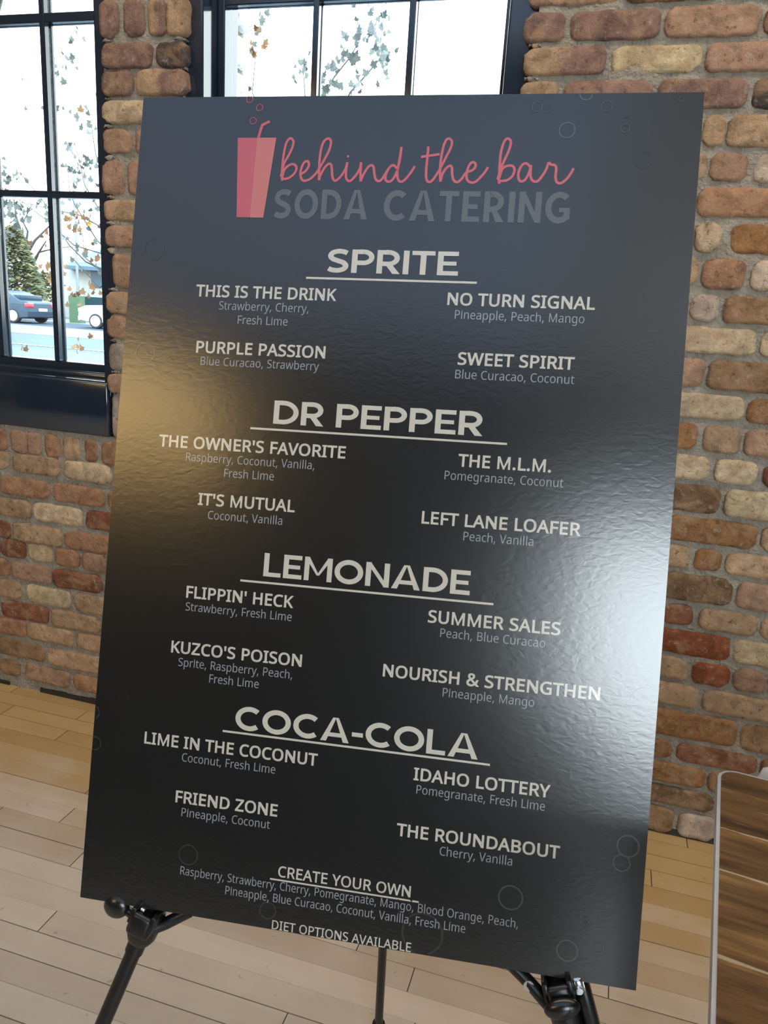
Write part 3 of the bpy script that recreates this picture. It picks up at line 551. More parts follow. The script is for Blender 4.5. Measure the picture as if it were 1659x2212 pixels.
GLYPH = {"&":[587,[261,581,291,576,318,567,340,553,358,535,372,513,380,487,383,458,381,438,377,420,371,403,362,387,336,358,305,332,268,308,423,159,445,191,471,257,479,286,550,286,525,209,501,157,480,127,468,114,585,0,490,0,420,67,366,28,316,6,273,-5,223,-8,181,-5,144,4,112,18,85,38,65,63,50,94,43,130,43,165,48,194,57,220,80,253,124,291,166,318,121,375,103,413,97,445,97,472,103,499,114,524,130,544,152,560,179,572,209,579],[209,273,151,232,128,201,118,173,116,152,117,135,121,119,127,105,135,92,146,81,159,71,173,64,189,59,225,55,264,57,298,65,341,86,375,111],[228,523,205,517,186,506,173,490,166,469,166,446,171,424,187,394,225,350,272,381,292,401,305,422,312,445,312,469,306,489,294,505,276,517,254,523]],"'":[180,[128,573,112,366,68,366,52,573]],",":[215,[154,84,85,-103,33,-103,73,93,148,93]],".":[215,[60,64,67,79,85,93,107,97,130,93,142,85,152,73,157,54,157,32,152,14,142,2,122,-9,99,-11,78,-3,67,7,60,23,58,32]],"A":[512,[437,0,368,177,141,177,73,0,0,0,224,575,289,575,512,0],[274,438,255,500,230,415,165,241,346,241]],"B":[521,[282,571,319,568,351,561,380,552,404,541,424,526,439,508,450,486,457,460,458,417,451,382,434,351,409,328,376,311,350,304,350,300,390,290,426,272,446,256,461,236,472,211,477,180,477,143,469,106,454,74,431,48,402,27,367,12,326,3,279,0,78,0,78,573],[283,330,307,333,328,337,344,344,357,352,367,363,374,375,380,389,384,423,383,440,379,456,372,470,363,481,351,490,336,498,297,508,245,511,150,511,150,329],[150,269,150,61,294,62,319,66,340,72,358,80,371,91,382,103,390,117,396,133,400,150,400,180,392,212,382,230,366,245,344,256,315,264,260,269]],"C":[507,[288,515,256,507,226,495,200,478,178,456,159,430,145,400,134,365,127,328,125,286,129,233,139,185,157,144,168,126,181,110,196,96,213,83,231,73,251,65,273,60,322,55,394,62,460,78,460,15,393,-2,312,-8,278,-7,247,-2,217,5,191,15,166,28,144,44,124,62,106,82,91,105,78,131,68,158,59,188,54,219,50,252,50,313,55,361,67,406,84,446,107,483,134,514,168,539,206,559,250,573,298,580,359,579,425,568,482,547,453,486,381,511,338,517]],"D":[585,[536,292,535,255,531,220,524,188,514,158,501,131,485,106,467,84,447,64,424,47,399,33,371,21,341,12,309,5,274,1,78,0,78,573,288,571,320,567,350,561,378,552,404,540,428,526,450,510,470,491,487,470,502,446,514,420,524,392,531,361,535,328],[460,289,456,346,451,371,444,394,435,415,424,433,411,450,396,464,380,477,361,487,319,502,271,510,150,511,150,62,228,62,272,64,311,71,346,82,377,98,402,119,423,144,439,174,451,208,458,246]],"E":[446,[398,0,78,0,78,573,398,573,398,509,150,509,150,330,383,330,383,268,150,268,150,63,398,63]],"F":[416,[150,0,78,0,78,573,398,573,398,509,150,509,150,306,383,306,383,243,150,243]],"G":[584,[326,302,524,302,524,22,450,2,369,-7,323,-8,289,-7,256,-2,226,5,199,15,173,28,150,43,129,61,111,81,94,104,81,130,69,157,60,186,54,218,50,251,49,286,50,321,55,354,62,385,71,415,84,442,100,467,117,490,138,510,160,528,186,544,213,557,243,567,275,575,309,579,383,579,454,568,516,547,489,484,421,508,358,517,315,516,290,513,267,507,245,499,225,489,206,477,189,463,174,447,161,429,150,409,141,388,128,340,124,286,128,234,138,187,156,146,168,127,182,111,198,96,216,84,236,73,258,65,283,59,310,56,404,59,452,68,452,238,326,238]],"H":[594,[516,0,443,0,443,267,150,267,150,0,78,0,78,573,150,573,150,330,443,330,443,573,516,573]],"I":[272,[239,0,32,0,32,42,99,57,99,515,32,531,32,573,239,573,239,531,172,515,172,57,239,42]],"K":[496,[496,0,411,0,209,273,150,222,150,0,78,0,78,573,150,573,150,290,403,573,488,573,261,323]],"L":[420,[78,0,78,573,150,573,150,64,400,64,400,0]],"M":[727,[330,0,142,502,139,502,144,347,144,0,78,0,78,573,184,573,361,103,364,103,544,573,650,573,650,0,578,0,581,460,584,501,581,501,390,0]],"N":[609,[532,0,447,0,141,476,138,476,144,320,144,0,78,0,78,573,161,573,467,99,470,99,464,249,464,573,532,573]],"O":[626,[577,261,571,212,561,166,544,125,523,89,496,58,465,32,428,13,386,-1,339,-7,287,-7,239,0,196,13,159,33,128,59,101,90,80,126,65,167,55,212,50,262,50,322,54,355,59,386,67,415,78,442,91,467,106,490,123,510,143,529,166,545,190,558,218,568,247,575,280,580,314,581,348,580,379,576,408,568,434,558,459,545,481,529,501,511,519,490,534,468,547,442,558,415,567,386,573,355,576,322],[126,259,132,208,145,163,154,143,165,125,177,109,191,95,207,83,225,72,245,65,266,59,289,56,339,56,362,59,383,65,402,72,420,83,435,95,449,109,462,125,481,163,494,208,500,259,501,287,499,329,494,366,485,400,472,430,456,457,436,479,412,496,384,508,351,516,314,518,266,514,245,508,225,500,207,490,191,478,177,464,165,449,154,431,138,389,128,342,126,315]],"P":[485,[229,573,272,571,309,566,342,557,370,544,393,528,411,509,426,487,436,463,442,435,444,390,437,350,427,324,413,300,395,278,371,259,341,244,306,232,264,225,216,223,150,223,150,0,78,0,78,573],[150,511,150,285,248,287,298,296,324,308,344,324,358,345,367,370,370,401,368,422,364,441,357,457,347,472,334,484,319,493,300,501,277,506,252,510]],"R":[499,[263,572,312,566,353,555,386,537,412,514,430,485,441,450,444,410,442,376,433,346,420,322,404,302,374,278,330,257,487,0,403,0,264,237,150,237,150,0,78,0,78,573],[150,510,150,298,262,299,286,302,306,307,323,315,338,325,349,337,358,351,365,368,368,386,369,421,364,446,355,467,340,483,321,495,282,506,250,510]],"S":[440,[402,133,394,97,378,66,354,40,324,20,288,4,245,-5,137,-5,57,13,41,19,41,88,113,65,165,56,218,55,261,62,293,76,310,90,321,106,328,125,330,158,323,186,313,202,288,223,234,250,131,294,93,322,72,347,57,375,50,409,49,452,56,485,71,513,93,536,120,555,153,569,190,578,250,580,318,572,376,554,389,549,366,487,302,508,244,517,202,516,169,507,145,491,129,470,122,444,123,412,133,386,153,364,197,339,301,295,345,270,367,250,385,228,396,202,402,171]],"T":[446,[259,0,187,0,187,509,8,509,8,573,437,573,437,509,259,509]],"U":[586,[512,179,505,135,489,95,479,77,466,60,451,45,435,32,416,20,395,10,372,2,347,-4,290,-8,250,-6,213,1,181,13,152,29,128,50,108,75,92,103,81,133,74,167,72,204,72,573,144,573,144,201,146,175,150,150,158,129,168,110,182,93,198,79,218,68,240,61,266,56,314,55,350,61,379,73,402,91,420,113,432,139,439,169,442,202,442,573,513,573]],"V":[481,[481,573,277,0,204,0,0,573,75,573,220,160,241,80,262,161,405,573]],"W":[746,[735,573,583,0,510,0,373,471,370,488,342,373,234,0,161,0,10,573,85,573,196,118,201,87,213,154,232,227,333,573,407,573,523,187,544,87,560,175,660,573]],"Y":[454,[227,291,376,573,454,573,263,222,263,0,191,0,191,219,0,573,79,573]],"Z":[459,[427,0,30,0,30,55,332,508,40,508,40,573,419,573,419,518,118,64,427,64]],"a":[450,[261,436,287,432,311,425,331,415,347,403,361,387,371,368,379,346,383,321,385,293,385,0,334,0,320,61,317,61,279,22,253,6,212,-5,157,-7,116,1,91,12,71,27,55,48,43,73,38,103,37,119,39,144,45,166,55,186,69,203,87,219,110,231,137,241,168,249,203,254,316,259,315,305,312,322,308,337,301,350,293,359,271,373,243,379,201,379,128,357,106,347,84,400,136,422,182,433,214,437],[222,206,173,197,155,190,141,182,130,172,121,161,115,148,111,134,111,105,118,82,132,66,152,55,175,50,210,50,229,54,247,60,264,68,279,79,292,92,302,108,309,127,314,148,315,210]],"b":[493,[135,373,139,373,156,393,177,411,203,425,234,434,272,437,303,435,331,428,357,417,380,401,401,381,418,357,432,328,441,295,447,257,449,215,446,160,435,112,417,73,394,41,380,28,348,8,312,-4,272,-8,234,-5,203,4,177,18,147,45,139,55,133,55,119,0,68,0,68,609,139,609],[242,378,212,372,188,361,169,345,155,322,146,293,139,239,140,184,143,157,148,132,155,111,165,93,177,77,193,66,212,57,235,52,261,51,283,52,303,57,320,66,335,78,348,93,358,112,366,133,372,158,375,185,375,247,372,274,366,298,358,320,348,338,335,352,320,364,302,372,282,377]],"c":[385,[218,-7,177,0,139,15,122,26,107,38,93,52,80,69,69,87,60,108,53,131,45,183,45,243,48,271,54,297,61,321,71,342,82,360,95,377,109,392,125,404,161,423,201,434,258,438,331,425,358,415,337,356,262,375,227,375,197,369,172,358,152,340,137,317,126,288,119,253,118,193,122,157,131,126,144,100,161,79,183,65,209,56,254,53,302,60,351,78,351,15,304,-2,255,-8]],"d":[493,[190,-6,162,1,136,12,113,28,92,48,75,72,61,101,52,134,46,172,44,214,46,256,52,294,62,327,75,357,93,381,113,402,137,417,162,429,191,436,234,438,280,429,316,412,349,381,354,374,359,374,354,438,354,609,425,609,425,0,368,0,358,58,354,58,323,24,289,5,258,-5,234,-8],[232,51,257,52,280,56,299,64,315,74,328,88,338,104,345,124,351,146,354,172,354,244,351,271,346,296,338,318,329,336,316,352,300,364,281,372,258,378,231,379,209,377,190,372,173,363,158,350,146,334,135,315,127,293,122,269,118,242,118,183,122,156,127,133,135,111,146,93,158,78,173,66,190,57,210,52]],"e":[452,[256,437,295,429,329,414,358,391,381,363,398,328,408,288,411,244,411,201,117,201,119,173,124,148,131,126,141,107,154,90,170,77,187,66,207,58,230,54,285,53,340,63,392,82,392,20,327,-1,268,-8,227,-7,183,1,143,17,125,28,109,41,94,55,81,72,70,91,61,112,53,134,45,184,45,239,53,289,68,333,90,369,118,399,134,411,152,420,171,428,212,437],[214,379,196,375,180,368,166,359,154,348,143,334,134,318,127,300,119,257,338,257,334,298,321,332,309,350,292,364,272,374,247,379]],"g":[493,[221,438,253,435,283,428,310,415,334,397,355,373,359,373,369,430,425,430,424,-31,418,-73,404,-109,384,-139,357,-162,323,-179,281,-189,214,-192,147,-186,90,-170,78,-165,78,-100,118,-117,183,-131,237,-134,258,-133,277,-129,294,-122,310,-113,324,-101,335,-88,344,-72,350,-54,354,-34,358,57,354,57,335,33,312,15,285,2,255,-5,221,-8,189,-6,160,1,134,13,111,29,91,51,74,76,61,105,52,138,46,174,44,214,46,253,52,289,61,322,74,351,91,377,111,399,134,416,160,428,189,435],[216,378,191,372,169,359,151,341,136,317,126,288,119,253,117,213,118,183,122,156,128,131,136,110,146,92,159,77,174,65,191,56,210,51,257,51,288,58,313,72,332,92,346,120,355,168,356,237,351,276,343,309,330,335,312,354,290,368,262,376,247,378]],"h":[496,[138,399,135,370,140,370,158,395,191,418,231,432,273,437,312,434,346,427,374,413,396,394,413,370,424,339,430,301,431,0,361,0,360,295,352,328,346,342,338,353,327,362,315,369,300,374,265,379,229,376,201,367,179,353,162,333,150,308,141,260,139,222,139,0,68,0,68,609,139,609]],"i":[207,[139,430,139,0,68,0,68,430],[117,589,133,580,141,570,145,546,141,523,128,508,111,502,91,503,75,512,67,523,63,546,67,570,75,580,91,589,97,591]],"l":[207,[139,0,68,0,68,609,139,609]],"m":[750,[567,436,592,432,614,424,633,414,649,401,662,384,672,363,679,339,683,311,685,280,685,0,615,0,614,296,607,328,601,342,594,353,584,362,573,369,560,374,528,379,504,377,483,373,465,366,450,355,438,342,429,327,421,308,416,287,411,237,411,0,342,0,340,302,332,333,317,356,303,367,276,377,237,378,208,372,185,360,168,343,154,321,146,294,139,243,139,0,68,0,68,430,125,430,136,371,140,371,165,402,198,424,236,435,266,438,303,435,335,427,362,412,383,392,398,366,402,366,422,392,446,412,476,427,507,435,523,437]],"n":[496,[304,436,331,432,354,424,374,414,391,401,405,384,416,363,424,339,429,311,431,280,431,0,361,0,360,295,352,328,346,342,338,353,327,362,315,369,300,374,265,379,238,377,215,372,195,364,179,353,166,338,156,321,149,301,143,278,139,223,139,0,68,0,68,430,125,430,136,371,140,371,159,395,193,419,232,433,264,438]],"o":[485,[441,195,437,156,428,121,415,90,398,63,377,40,352,21,324,7,293,-3,259,-7,225,-7,193,-3,163,7,135,21,111,40,90,63,73,90,59,121,49,156,45,195,45,243,53,293,60,316,68,336,79,355,91,372,105,387,120,400,137,412,156,421,197,434,244,438,288,434,328,421,364,400,379,387,406,355,417,336,426,316,433,293,441,243],[118,196,122,160,130,128,143,101,161,79,183,63,211,54,243,51,275,54,303,63,325,79,343,101,356,128,364,160,369,216,364,272,355,303,342,329,324,350,302,366,275,375,242,379,217,377,195,372,176,363,160,351,147,335,136,317,128,295,122,271,118,245]],"p":[493,[303,436,331,429,357,418,380,402,401,383,418,358,432,329,441,296,447,258,449,216,446,161,435,114,417,74,394,41,380,28,349,8,313,-4,272,-8,224,-2,185,13,144,48,139,55,134,55,139,-16,139,-192,68,-192,68,430,126,430,136,371,139,371,170,405,203,425,235,435,259,437],[243,378,214,373,190,362,171,346,157,325,147,299,140,249,141,176,150,126,161,99,178,78,200,63,227,54,261,51,291,54,315,64,336,81,352,104,364,131,374,180,376,217,375,245,372,271,366,294,358,316,348,334,335,350,320,363,302,371,282,377]],"r":[331,[319,433,310,368,264,374,235,370,199,354,170,326,153,299,142,266,139,229,139,0,68,0,68,430,126,430,134,351,137,351,170,395,204,421,235,434,257,437]],"s":[384,[347,103,341,74,327,49,308,29,283,13,252,1,216,-6,142,-7,86,2,42,19,42,83,104,60,148,51,198,50,232,55,256,66,271,82,279,101,278,125,271,141,248,162,103,228,72,249,57,266,47,286,42,310,43,345,48,364,57,380,69,395,85,408,104,419,125,427,149,433,174,437,233,437,289,427,339,409,315,353,246,375,197,380,166,378,141,371,123,360,112,346,108,328,112,309,123,293,189,258,289,215,318,193,333,176,343,156,347,132]],"t":[289,[272,59,272,5,207,-8,174,-6,138,4,116,16,99,33,85,57,77,87,74,125,74,375,13,375,13,409,75,437,103,528,144,528,144,430,269,430,269,375,144,375,145,112,151,87,163,69,180,57,200,50]],"u":[496,[427,430,427,0,370,0,359,57,356,57,337,33,303,10,263,-4,220,-8,181,-5,148,3,120,16,98,35,81,59,70,90,64,127,63,430,135,430,136,134,143,101,150,87,158,76,168,67,181,60,195,55,230,51,265,53,294,62,316,76,333,96,345,121,355,169,357,206,357,430]],"w":[630,[328,308,316,357,313,357,284,242,207,1,127,1,9,431,82,431,153,154,169,73,172,73,201,188,277,431,354,431,457,74,460,74,477,153,549,431,621,431,502,1,419,1]],"y":[409,[1,430,76,430,205,68,209,68,245,186,333,430,409,430,211,-90,188,-130,170,-151,150,-169,126,-182,99,-190,34,-190,9,-186,9,-130,66,-134,92,-129,119,-112,144,-76,174,-2]]}
def glyph_loops(ch, dil):
    out = []
    if ch == 'M':                                   # upright stems and two slanting strokes
        s_, w_, h_ = 70 + 2 * dil, GLYPH['M'][0] - 85 + dil, 573; x_ = 85 - dil; c_ = (x_ + w_) / 2; k_ = s_ * 0.62
        lo, hi = -dil, h_ + dil
        return [[(x_, lo), (x_ + s_ * 0.9, lo), (x_ + s_ * 0.9, hi), (x_, hi)], [(w_ - s_ * 0.9, lo), (w_, lo), (w_, hi), (w_ - s_ * 0.9, hi)],
                [(x_, hi), (x_ + s_ * 1.05, hi), (c_ + k_ * 0.8, lo), (c_ - k_ * 0.35, lo)], [(w_, hi), (w_ - s_ * 1.05, hi), (c_ - k_ * 0.8, lo), (c_ + k_ * 0.35, lo)]]
    cs = GLYPH[ch][1:]
    big = max(cs, key=lambda c: max(c[0::2]) - min(c[0::2]))
    def pts(c): return [(c[i], c[i + 1]) for i in range(0, len(c), 2)]
    def area(p): return sum(p[i][0] * p[(i + 1) % len(p)][1] - p[(i + 1) % len(p)][0] * p[i][1] for i in range(len(p))) / 2
    sg = 1 if area(pts(big)) > 0 else -1
    for c in cs:
        p = pts(c); n = len(p); q = []
        for i in range(n):
            a, b, d = p[i - 1], p[i], p[(i + 1) % n]
            e1 = Vector((b[0] - a[0], b[1] - a[1])); e2 = Vector((d[0] - b[0], d[1] - b[1]))
            if e1.length < 1e-6 or e2.length < 1e-6: q.append(b); continue
            e1.normalize(); e2.normalize()
            n1 = Vector((e1.y, -e1.x)) * sg; n2 = Vector((e2.y, -e2.x)) * sg
            m_ = n1 + n2
            if m_.length < 0.3: m_ = n1
            m_.normalize(); k = min(1.6, 1 / max(0.4, m_.dot(n1)))
            q.append((b[0] + m_.x * dil * k, b[1] + m_.y * dil * k))
        out.append(q)
    return out
def text_faces(s, u0, u1, v, cap, dil):
    x = 0.0; parts = []
    for ch in s:
        if ch == ' ': x += 235; continue
        parts.append((x, glyph_loops(ch, dil))); x += GLYPH[ch][0] + dil * 0.5
    xs = [px + p[0] for px, ls in parts for l in ls for p in l]
    lo, hi = min(xs), max(xs); kx = (u1 - u0) / (hi - lo); kz = cap / (573.0 + 2 * dil)
    faces = []
    for px, ls in parts:
        loops = [[Vector((u0 + (px + p[0] - lo) * kx, v - (p[1] + dil) * kz, 0)) for p in l] for l in ls]
        flatv = [p for l in loops for p in l]
        if len(loops) == 4: faces += [[(q.x, q.y) for q in l] for l in loops]; continue
        for t in tessellate_polygon(loops): faces.append([(flatv[i].x, flatv[i].y) for i in t])
    return faces

LINES = [
    ('THIS IS THE DRINK', 3.217, 9.587, 8.872, 0.527, 'n'),
    ('Strawberry, Cherry,', 4.337, 8.402, 9.413, 0, 'd'),
    ('Fresh Lime', 5.248, 7.512, 10.011, 0, 'd'),
    ('PURPLE PASSION', 3.432, 9.293, 11.36, 0.521, 'n'),
    ('Blue Curacao, Strawberry', 3.687, 9.057, 11.888, 0, 'd'),
    ('NO TURN SIGNAL', 14.36, 20.38, 8.878, 0.54, 'n'),
    ('Pineapple, Peach, Mango', 14.718, 20.007, 9.439, 0, 'd'),
    ('SWEET SPIRIT', 14.984, 19.745, 11.362, 0.555, 'n'),
    ('Blue Curacao, Coconut', 14.926, 19.788, 11.935, 0, 'd'),
    ("THE OWNER'S FAVORITE", 2.036, 10.516, 15.596, 0.52, 'n'),
    ('Raspberry, Coconut, Vanilla,', 3.357, 9.202, 16.148, 0, 'd'),
    ('Fresh Lime', 5.176, 7.438, 16.746, 0, 'd'),
    ("IT'S MUTUAL", 4.079, 8.478, 18.051, 0.514, 'n'),
    ('Coconut, Vanilla', 4.584, 7.969, 18.634, 0, 'd'),
    ('THE M.L.M.', 15.333, 19.136, 15.604, 0.532, 'n'),
    ('Pomegranate, Coconut', 14.811, 19.668, 16.175, 0, 'd'),
    ('LEFT LANE LOAFER', 13.992, 20.496, 18.095, 0.527, 'n'),
    ('Peach, Vanilla', 15.788, 18.654, 18.654, 0, 'd'),
    ("FLIPPIN' HECK", 3.867, 8.75, 22.166, 0.531, 'n'),
    ('Strawberry, Fresh Lime', 3.888, 8.721, 22.727, 0, 'd'),
    ("KUZCO'S POISON", 3.369, 9.322, 24.634, 0.527, 'n'),
    ('Sprite, Raspberry, Peach,', 3.756, 8.945, 25.19, 0, 'd'),
    ('Fresh Lime', 5.236, 7.491, 25.758, 0, 'd'),
    ('SUMMER SALES', 14.579, 20.0, 22.197, 0.549, 'n'),
    ('Peach, Blue Curacao', 15.139, 19.44, 22.751, 0, 'd'),
    ('NOURISH & STRENGTHEN', 12.857, 21.753, 24.648, 0.521, 'n'),
    ('Pineapple, Mango', 15.431, 19.182, 25.203, 0, 'd'),
    ('LIME IN THE COCONUT', 2.452, 10.343, 28.769, 0.517, 'n'),
    ('Coconut, Fresh Lime', 4.265, 8.527, 29.327, 0, 'd'),
    ('FRIEND ZONE', 4.117, 8.763, 31.152, 0.513, 'n'),
    ('Pineapple, Coconut', 4.445, 8.476, 31.711, 0, 'd'),
    ('IDAHO LOTTERY', 14.489, 20.099, 28.812, 0.529, 'n'),
    ('Pomegranate, Fresh Lime', 14.654, 19.928, 29.355, 0, 'd'),
    ('THE ROUNDABOUT', 13.957, 20.649, 31.216, 0.513, 'n'),
    ('Cherry, Vanilla', 15.818, 18.796, 31.763, 0, 'd'),
    ('CREATE YOUR OWN', 9.004, 14.746, 33.688, 0.491, 'n'),
    ('Raspberry, Strawberry, Cherry, Pomegranate, Mango, Blood Orange, Peach,', 4.603, 19.222, 34.249, 0, 'd'),
    ('Pineapple, Blue Curacao, Coconut, Vanilla, Fresh Lime', 6.718, 17.112, 34.792, 0, 'd'),
    ('DIET OPTIONS AVAILABLE', 8.912, 14.937, 35.944, 0.379, 'n'),
]
SCRIPT = [[(6.687, 3.524), (6.793, 2.956), (6.955, 2.626), (7.106, 2.26), (7.138, 2.004), (7.044, 1.865), (6.932, 1.876), (6.816, 2.077), (6.753, 2.462), (6.726, 2.974), (6.735, 3.414), (6.77, 3.706)], [(6.745, 3.578), (6.85, 3.193), (7.061, 3.009), (7.248, 2.99), (7.36, 3.117), (7.321, 3.337), (7.123, 3.539), (6.903, 3.625), (6.699, 3.568)], [(7.565, 3.426), (7.795, 3.261), (7.908, 3.042), (7.877, 2.878), (7.762, 2.853), (7.642, 2.988), (7.563, 3.262), (7.584, 3.517), (7.678, 3.67), (7.83, 3.69), (8.046, 3.594), (8.286, 3.33), (8.416, 3.093), (8.577, 2.784), (8.759, 2.366), (8.813, 2.022), (8.735, 1.877), (8.616, 1.877), (8.479, 2.022), (8.394, 2.349), (8.368, 2.821), (8.388, 3.293), (8.414, 3.675)], [(8.414, 3.675), (8.454, 3.475), (8.606, 3.147), (8.759, 2.972), (8.883, 2.982), (8.943, 3.181), (8.985, 3.471), (9.074, 3.662), (9.196, 3.661), (9.38, 3.468), (9.55, 3.16), (9.602, 2.881)], [(9.602, 2.881), (9.576, 3.25), (9.599, 3.539), (9.702, 3.682), (9.837, 3.663), (10.031, 3.427), (10.174, 3.156), (10.207, 2.886)], [(10.207, 2.886), (10.219, 3.354), (10.255, 3.714)], [(10.259, 3.707), (10.32, 3.479), (10.488, 3.148), (10.647, 3.009), (10.763, 3.086), (10.823, 3.385), (10.907, 3.612), (11.046, 3.688), (11.172, 3.592), (11.31, 3.352), (11.481, 3.07), (11.626, 3.004), (11.768, 3.128)], [(11.626, 3.004), (11.481, 3.07), (11.35, 3.322), (11.317, 3.591), (11.441, 3.709), (11.615, 3.636), (11.771, 3.319), (11.876, 2.753), (11.906, 2.217)], [(11.906, 2.217), (11.846, 2.902), (11.809, 3.349), (11.886, 3.634), (12.041, 3.704), (12.236, 3.524), (12.424, 3.255), (12.538, 3.035)], [(13.05, 2.203), (13.042, 2.778), (13.037, 3.252), (13.074, 3.577), (13.186, 3.712), (13.328, 3.634), (13.502, 3.367), (13.655, 3.059), (13.855, 2.598), (14.004, 2.244), (14.033, 2.008), (13.934, 1.878), (13.801, 1.908), (13.693, 2.185), (13.628, 2.717), (13.624, 3.189), (13.675, 3.69)], [(12.776, 2.648), (13.145, 2.588), (13.555, 2.528)], [(13.675, 3.69), (13.738, 3.365), (13.894, 3.099), (14.034, 3.016), (14.117, 3.103), (14.149, 3.362), (14.227, 3.615), (14.381, 3.702), (14.557, 3.565), (14.73, 3.3), (14.956, 3.21), (15.09, 3.063), (15.079, 2.916), (14.964, 2.858), (14.839, 2.976), (14.757, 3.27), (14.779, 3.564), (14.936, 3.709), (15.149, 3.678), (15.354, 3.471), (15.512, 3.265), (15.623, 3.06)], [(16.056, 3.583), (16.127, 3.232), (16.266, 2.794), (16.41, 2.415), (16.486, 2.065), (16.428, 1.902), (16.3, 1.879), (16.182, 2.066), (16.104, 2.474), (16.102, 3.057), (16.108, 3.582), (16.144, 3.757)], [(16.118, 3.495), (16.223, 3.127), (16.432, 3.003), (16.633, 3.014), (16.719, 3.17), (16.648, 3.433), (16.432, 3.609), (16.118, 3.641)], [(17.343, 3.039), (17.207, 2.906), (17.056, 2.936), (16.933, 3.123), (16.889, 3.373), (16.946, 3.593), (17.064, 3.65), (17.21, 3.544), (17.33, 3.254), (17.382, 2.964)], [(17.382, 2.964), (17.378, 3.282), (17.424, 3.514), (17.547, 3.64), (17.7, 3.627), (17.88, 3.395), (18.017, 3.116), (18.082, 2.85)], [(18.082, 2.85), (18.202, 2.948), (18.345, 2.97), (18.412, 3.114), (18.409, 3.449), (18.482, 3.667), (18.653, 3.706), (18.864, 3.531), (19.015, 3.3), (19.111, 3.087)]]
STRAW = [(5.53, 1.831), (5.595, 1.544), (5.668, 1.268), (5.997, 1.104)]
IDOT = (9.611, 2.628)
REDRINGS = [(5.23, 1.08, 0.146), (5.48, 0.5, 0.146), (5.0, 0.13, 0.147)]
RINGS = [(17.45, 0.54, 0.226, 1), (17.87, 0.69, 0.113, 0), (19.39, 0.02, 0.277, 2), (20.24, 0.54, 0.238, 1), (18.73, 1.52, 0.334, 2), (21.02, 1.15, 0.182, 0), (21.04, 1.44, 0.2, 1), (21.84, 2.71, 0.36, 0), (23.13, 0.28, 0.125, 1), (-0.24, 2.02, 0.29, 1), (1.08, 6.83, 0.483, 0), (-0.11, 8.42, 0.233, 1), (1.05, 11.48, 0.461, 2), (-0.1, 27.68, 0.333, 1), (0.12, 29.05, 0.31, 1), (1.34, 26.9, 0.241, 0), (1.94, 33.74, 0.239, 0), (4.91, 33.35, 0.444, 1), (5.2, 34.36, 0.38, 0), (8.68, 35.19, 0.367, 1), (18.84, 33.06, 0.499, 2), (15.36, 35.1, 0.859, 1), (14.55, 34.05, 0.366, 0), (16.6, 34.0, 0.321, 0), (23.28, 30.31, 0.442, 2), (23.08, 31.01, 0.345, 2), (21.24, 34.83, 0.433, 2), (19.56, 35.5, 0.733, 0), (21.84, 33.45, 0.224, 1), (22.44, 34.54, 0.214, 1), (20.91, 31.87, 0.489, 0), (22.44, 30.08, 0.161, 0), (21.24, 23.49, 0.433, 1), (22.42, 25.83, 0.321, 1), (21.09, 26.81, 0.217, 2), (21.48, 26.96, 0.216, 1), (19.29, 27.74, 0.515, 0), (23.53, 24.54, 0.599, 1), (22.11, 32.25, 0.107, 0)]

last = None
for s, u0, u1, v, cap, st in LINES:
    if s.startswith('CREATE') or s.startswith('DIET'):
        o = flat('drink_heading' if s.startswith('CREATE') else 'footer_line', text_faces(s, u0, u1, v, 0.47 if s[0] == 'C' else 0.385, 13 if s[0] == 'C' else 8), WHITE, label='small warm white capitals')
        last = o
    elif st == 'n':
        last = flat('drink_name', text_faces(s, u0, u1, v, 0.53, 20), WHITE, label='warm white bold capitals')
    else:
        flat('drink_ingredients', text_faces(s, u0, u1, v, 0.365, 1.5), GREY, label='small blue grey lettering')

# heading capitals, drawn with a broad even stroke
def stroke(pts, t, closed=False):
    P = [Vector(p) for p in pts]; n = len(P); L_, R_ = [], []
    for i in range(n):
        if closed: a, b, c = P[i - 1], P[i], P[(i + 1) % n]
        else: a, b, c = P[max(0, i - 1)], P[i], P[min(n - 1, i + 1)]
        d1 = (b - a) if (b - a).length > 1e-9 else (c - b); d2 = (c - b) if (c - b).length > 1e-9 else (b - a)
        d1 = d1.normalized(); d2 = d2.normalized(); n1 = Vector((-d1.y, d1.x)); n2 = Vector((-d2.y, d2.x))
        m_ = n1 + n2
        if m_.length < 0.2: m_ = n1
        m_.normalize(); k = min(2.0, 1 / max(0.35, m_.dot(n1)))
        L_.append(b + m_ * t / 2 * k); R_.append(b - m_ * t / 2 * k)
    q = [[L_[i], L_[i + 1], R_[i + 1], R_[i]] for i in range(n - 1)]
    if closed: q.append([L_[-1], L_[0], R_[0], R_[-1]])
    return [[(p.x, p.y) for p in f] for f in q]
def arc(cx, cy, rx, ry, a0, a1, n=20):
    return [(cx + rx * math.cos(math.radians(a0 + (a1 - a0) * i / n)), cy + ry * math.sin(math.radians(a0 + (a1 - a0) * i / n))) for i in range(n + 1)]
def spline(pts, n=8):
    P = [Vector(p) for p in pts]; P = [P[0] * 2 - P[1]] + P + [P[-1] * 2 - P[-2]]; out = []
    for i in range(1, len(P) - 2):
        for k in range(n):
            t = k / n; a, b, c, d = P[i - 1], P[i], P[i + 1], P[i + 2]
            out.append(0.5 * ((2 * b) + (c - a) * t + (2 * a - 5 * b + 4 * c - d) * t * t + (3 * b - a - 3 * c + d) * t ** 3))
    out.append(P[-2]); return [(p.x, p.y) for p in out]
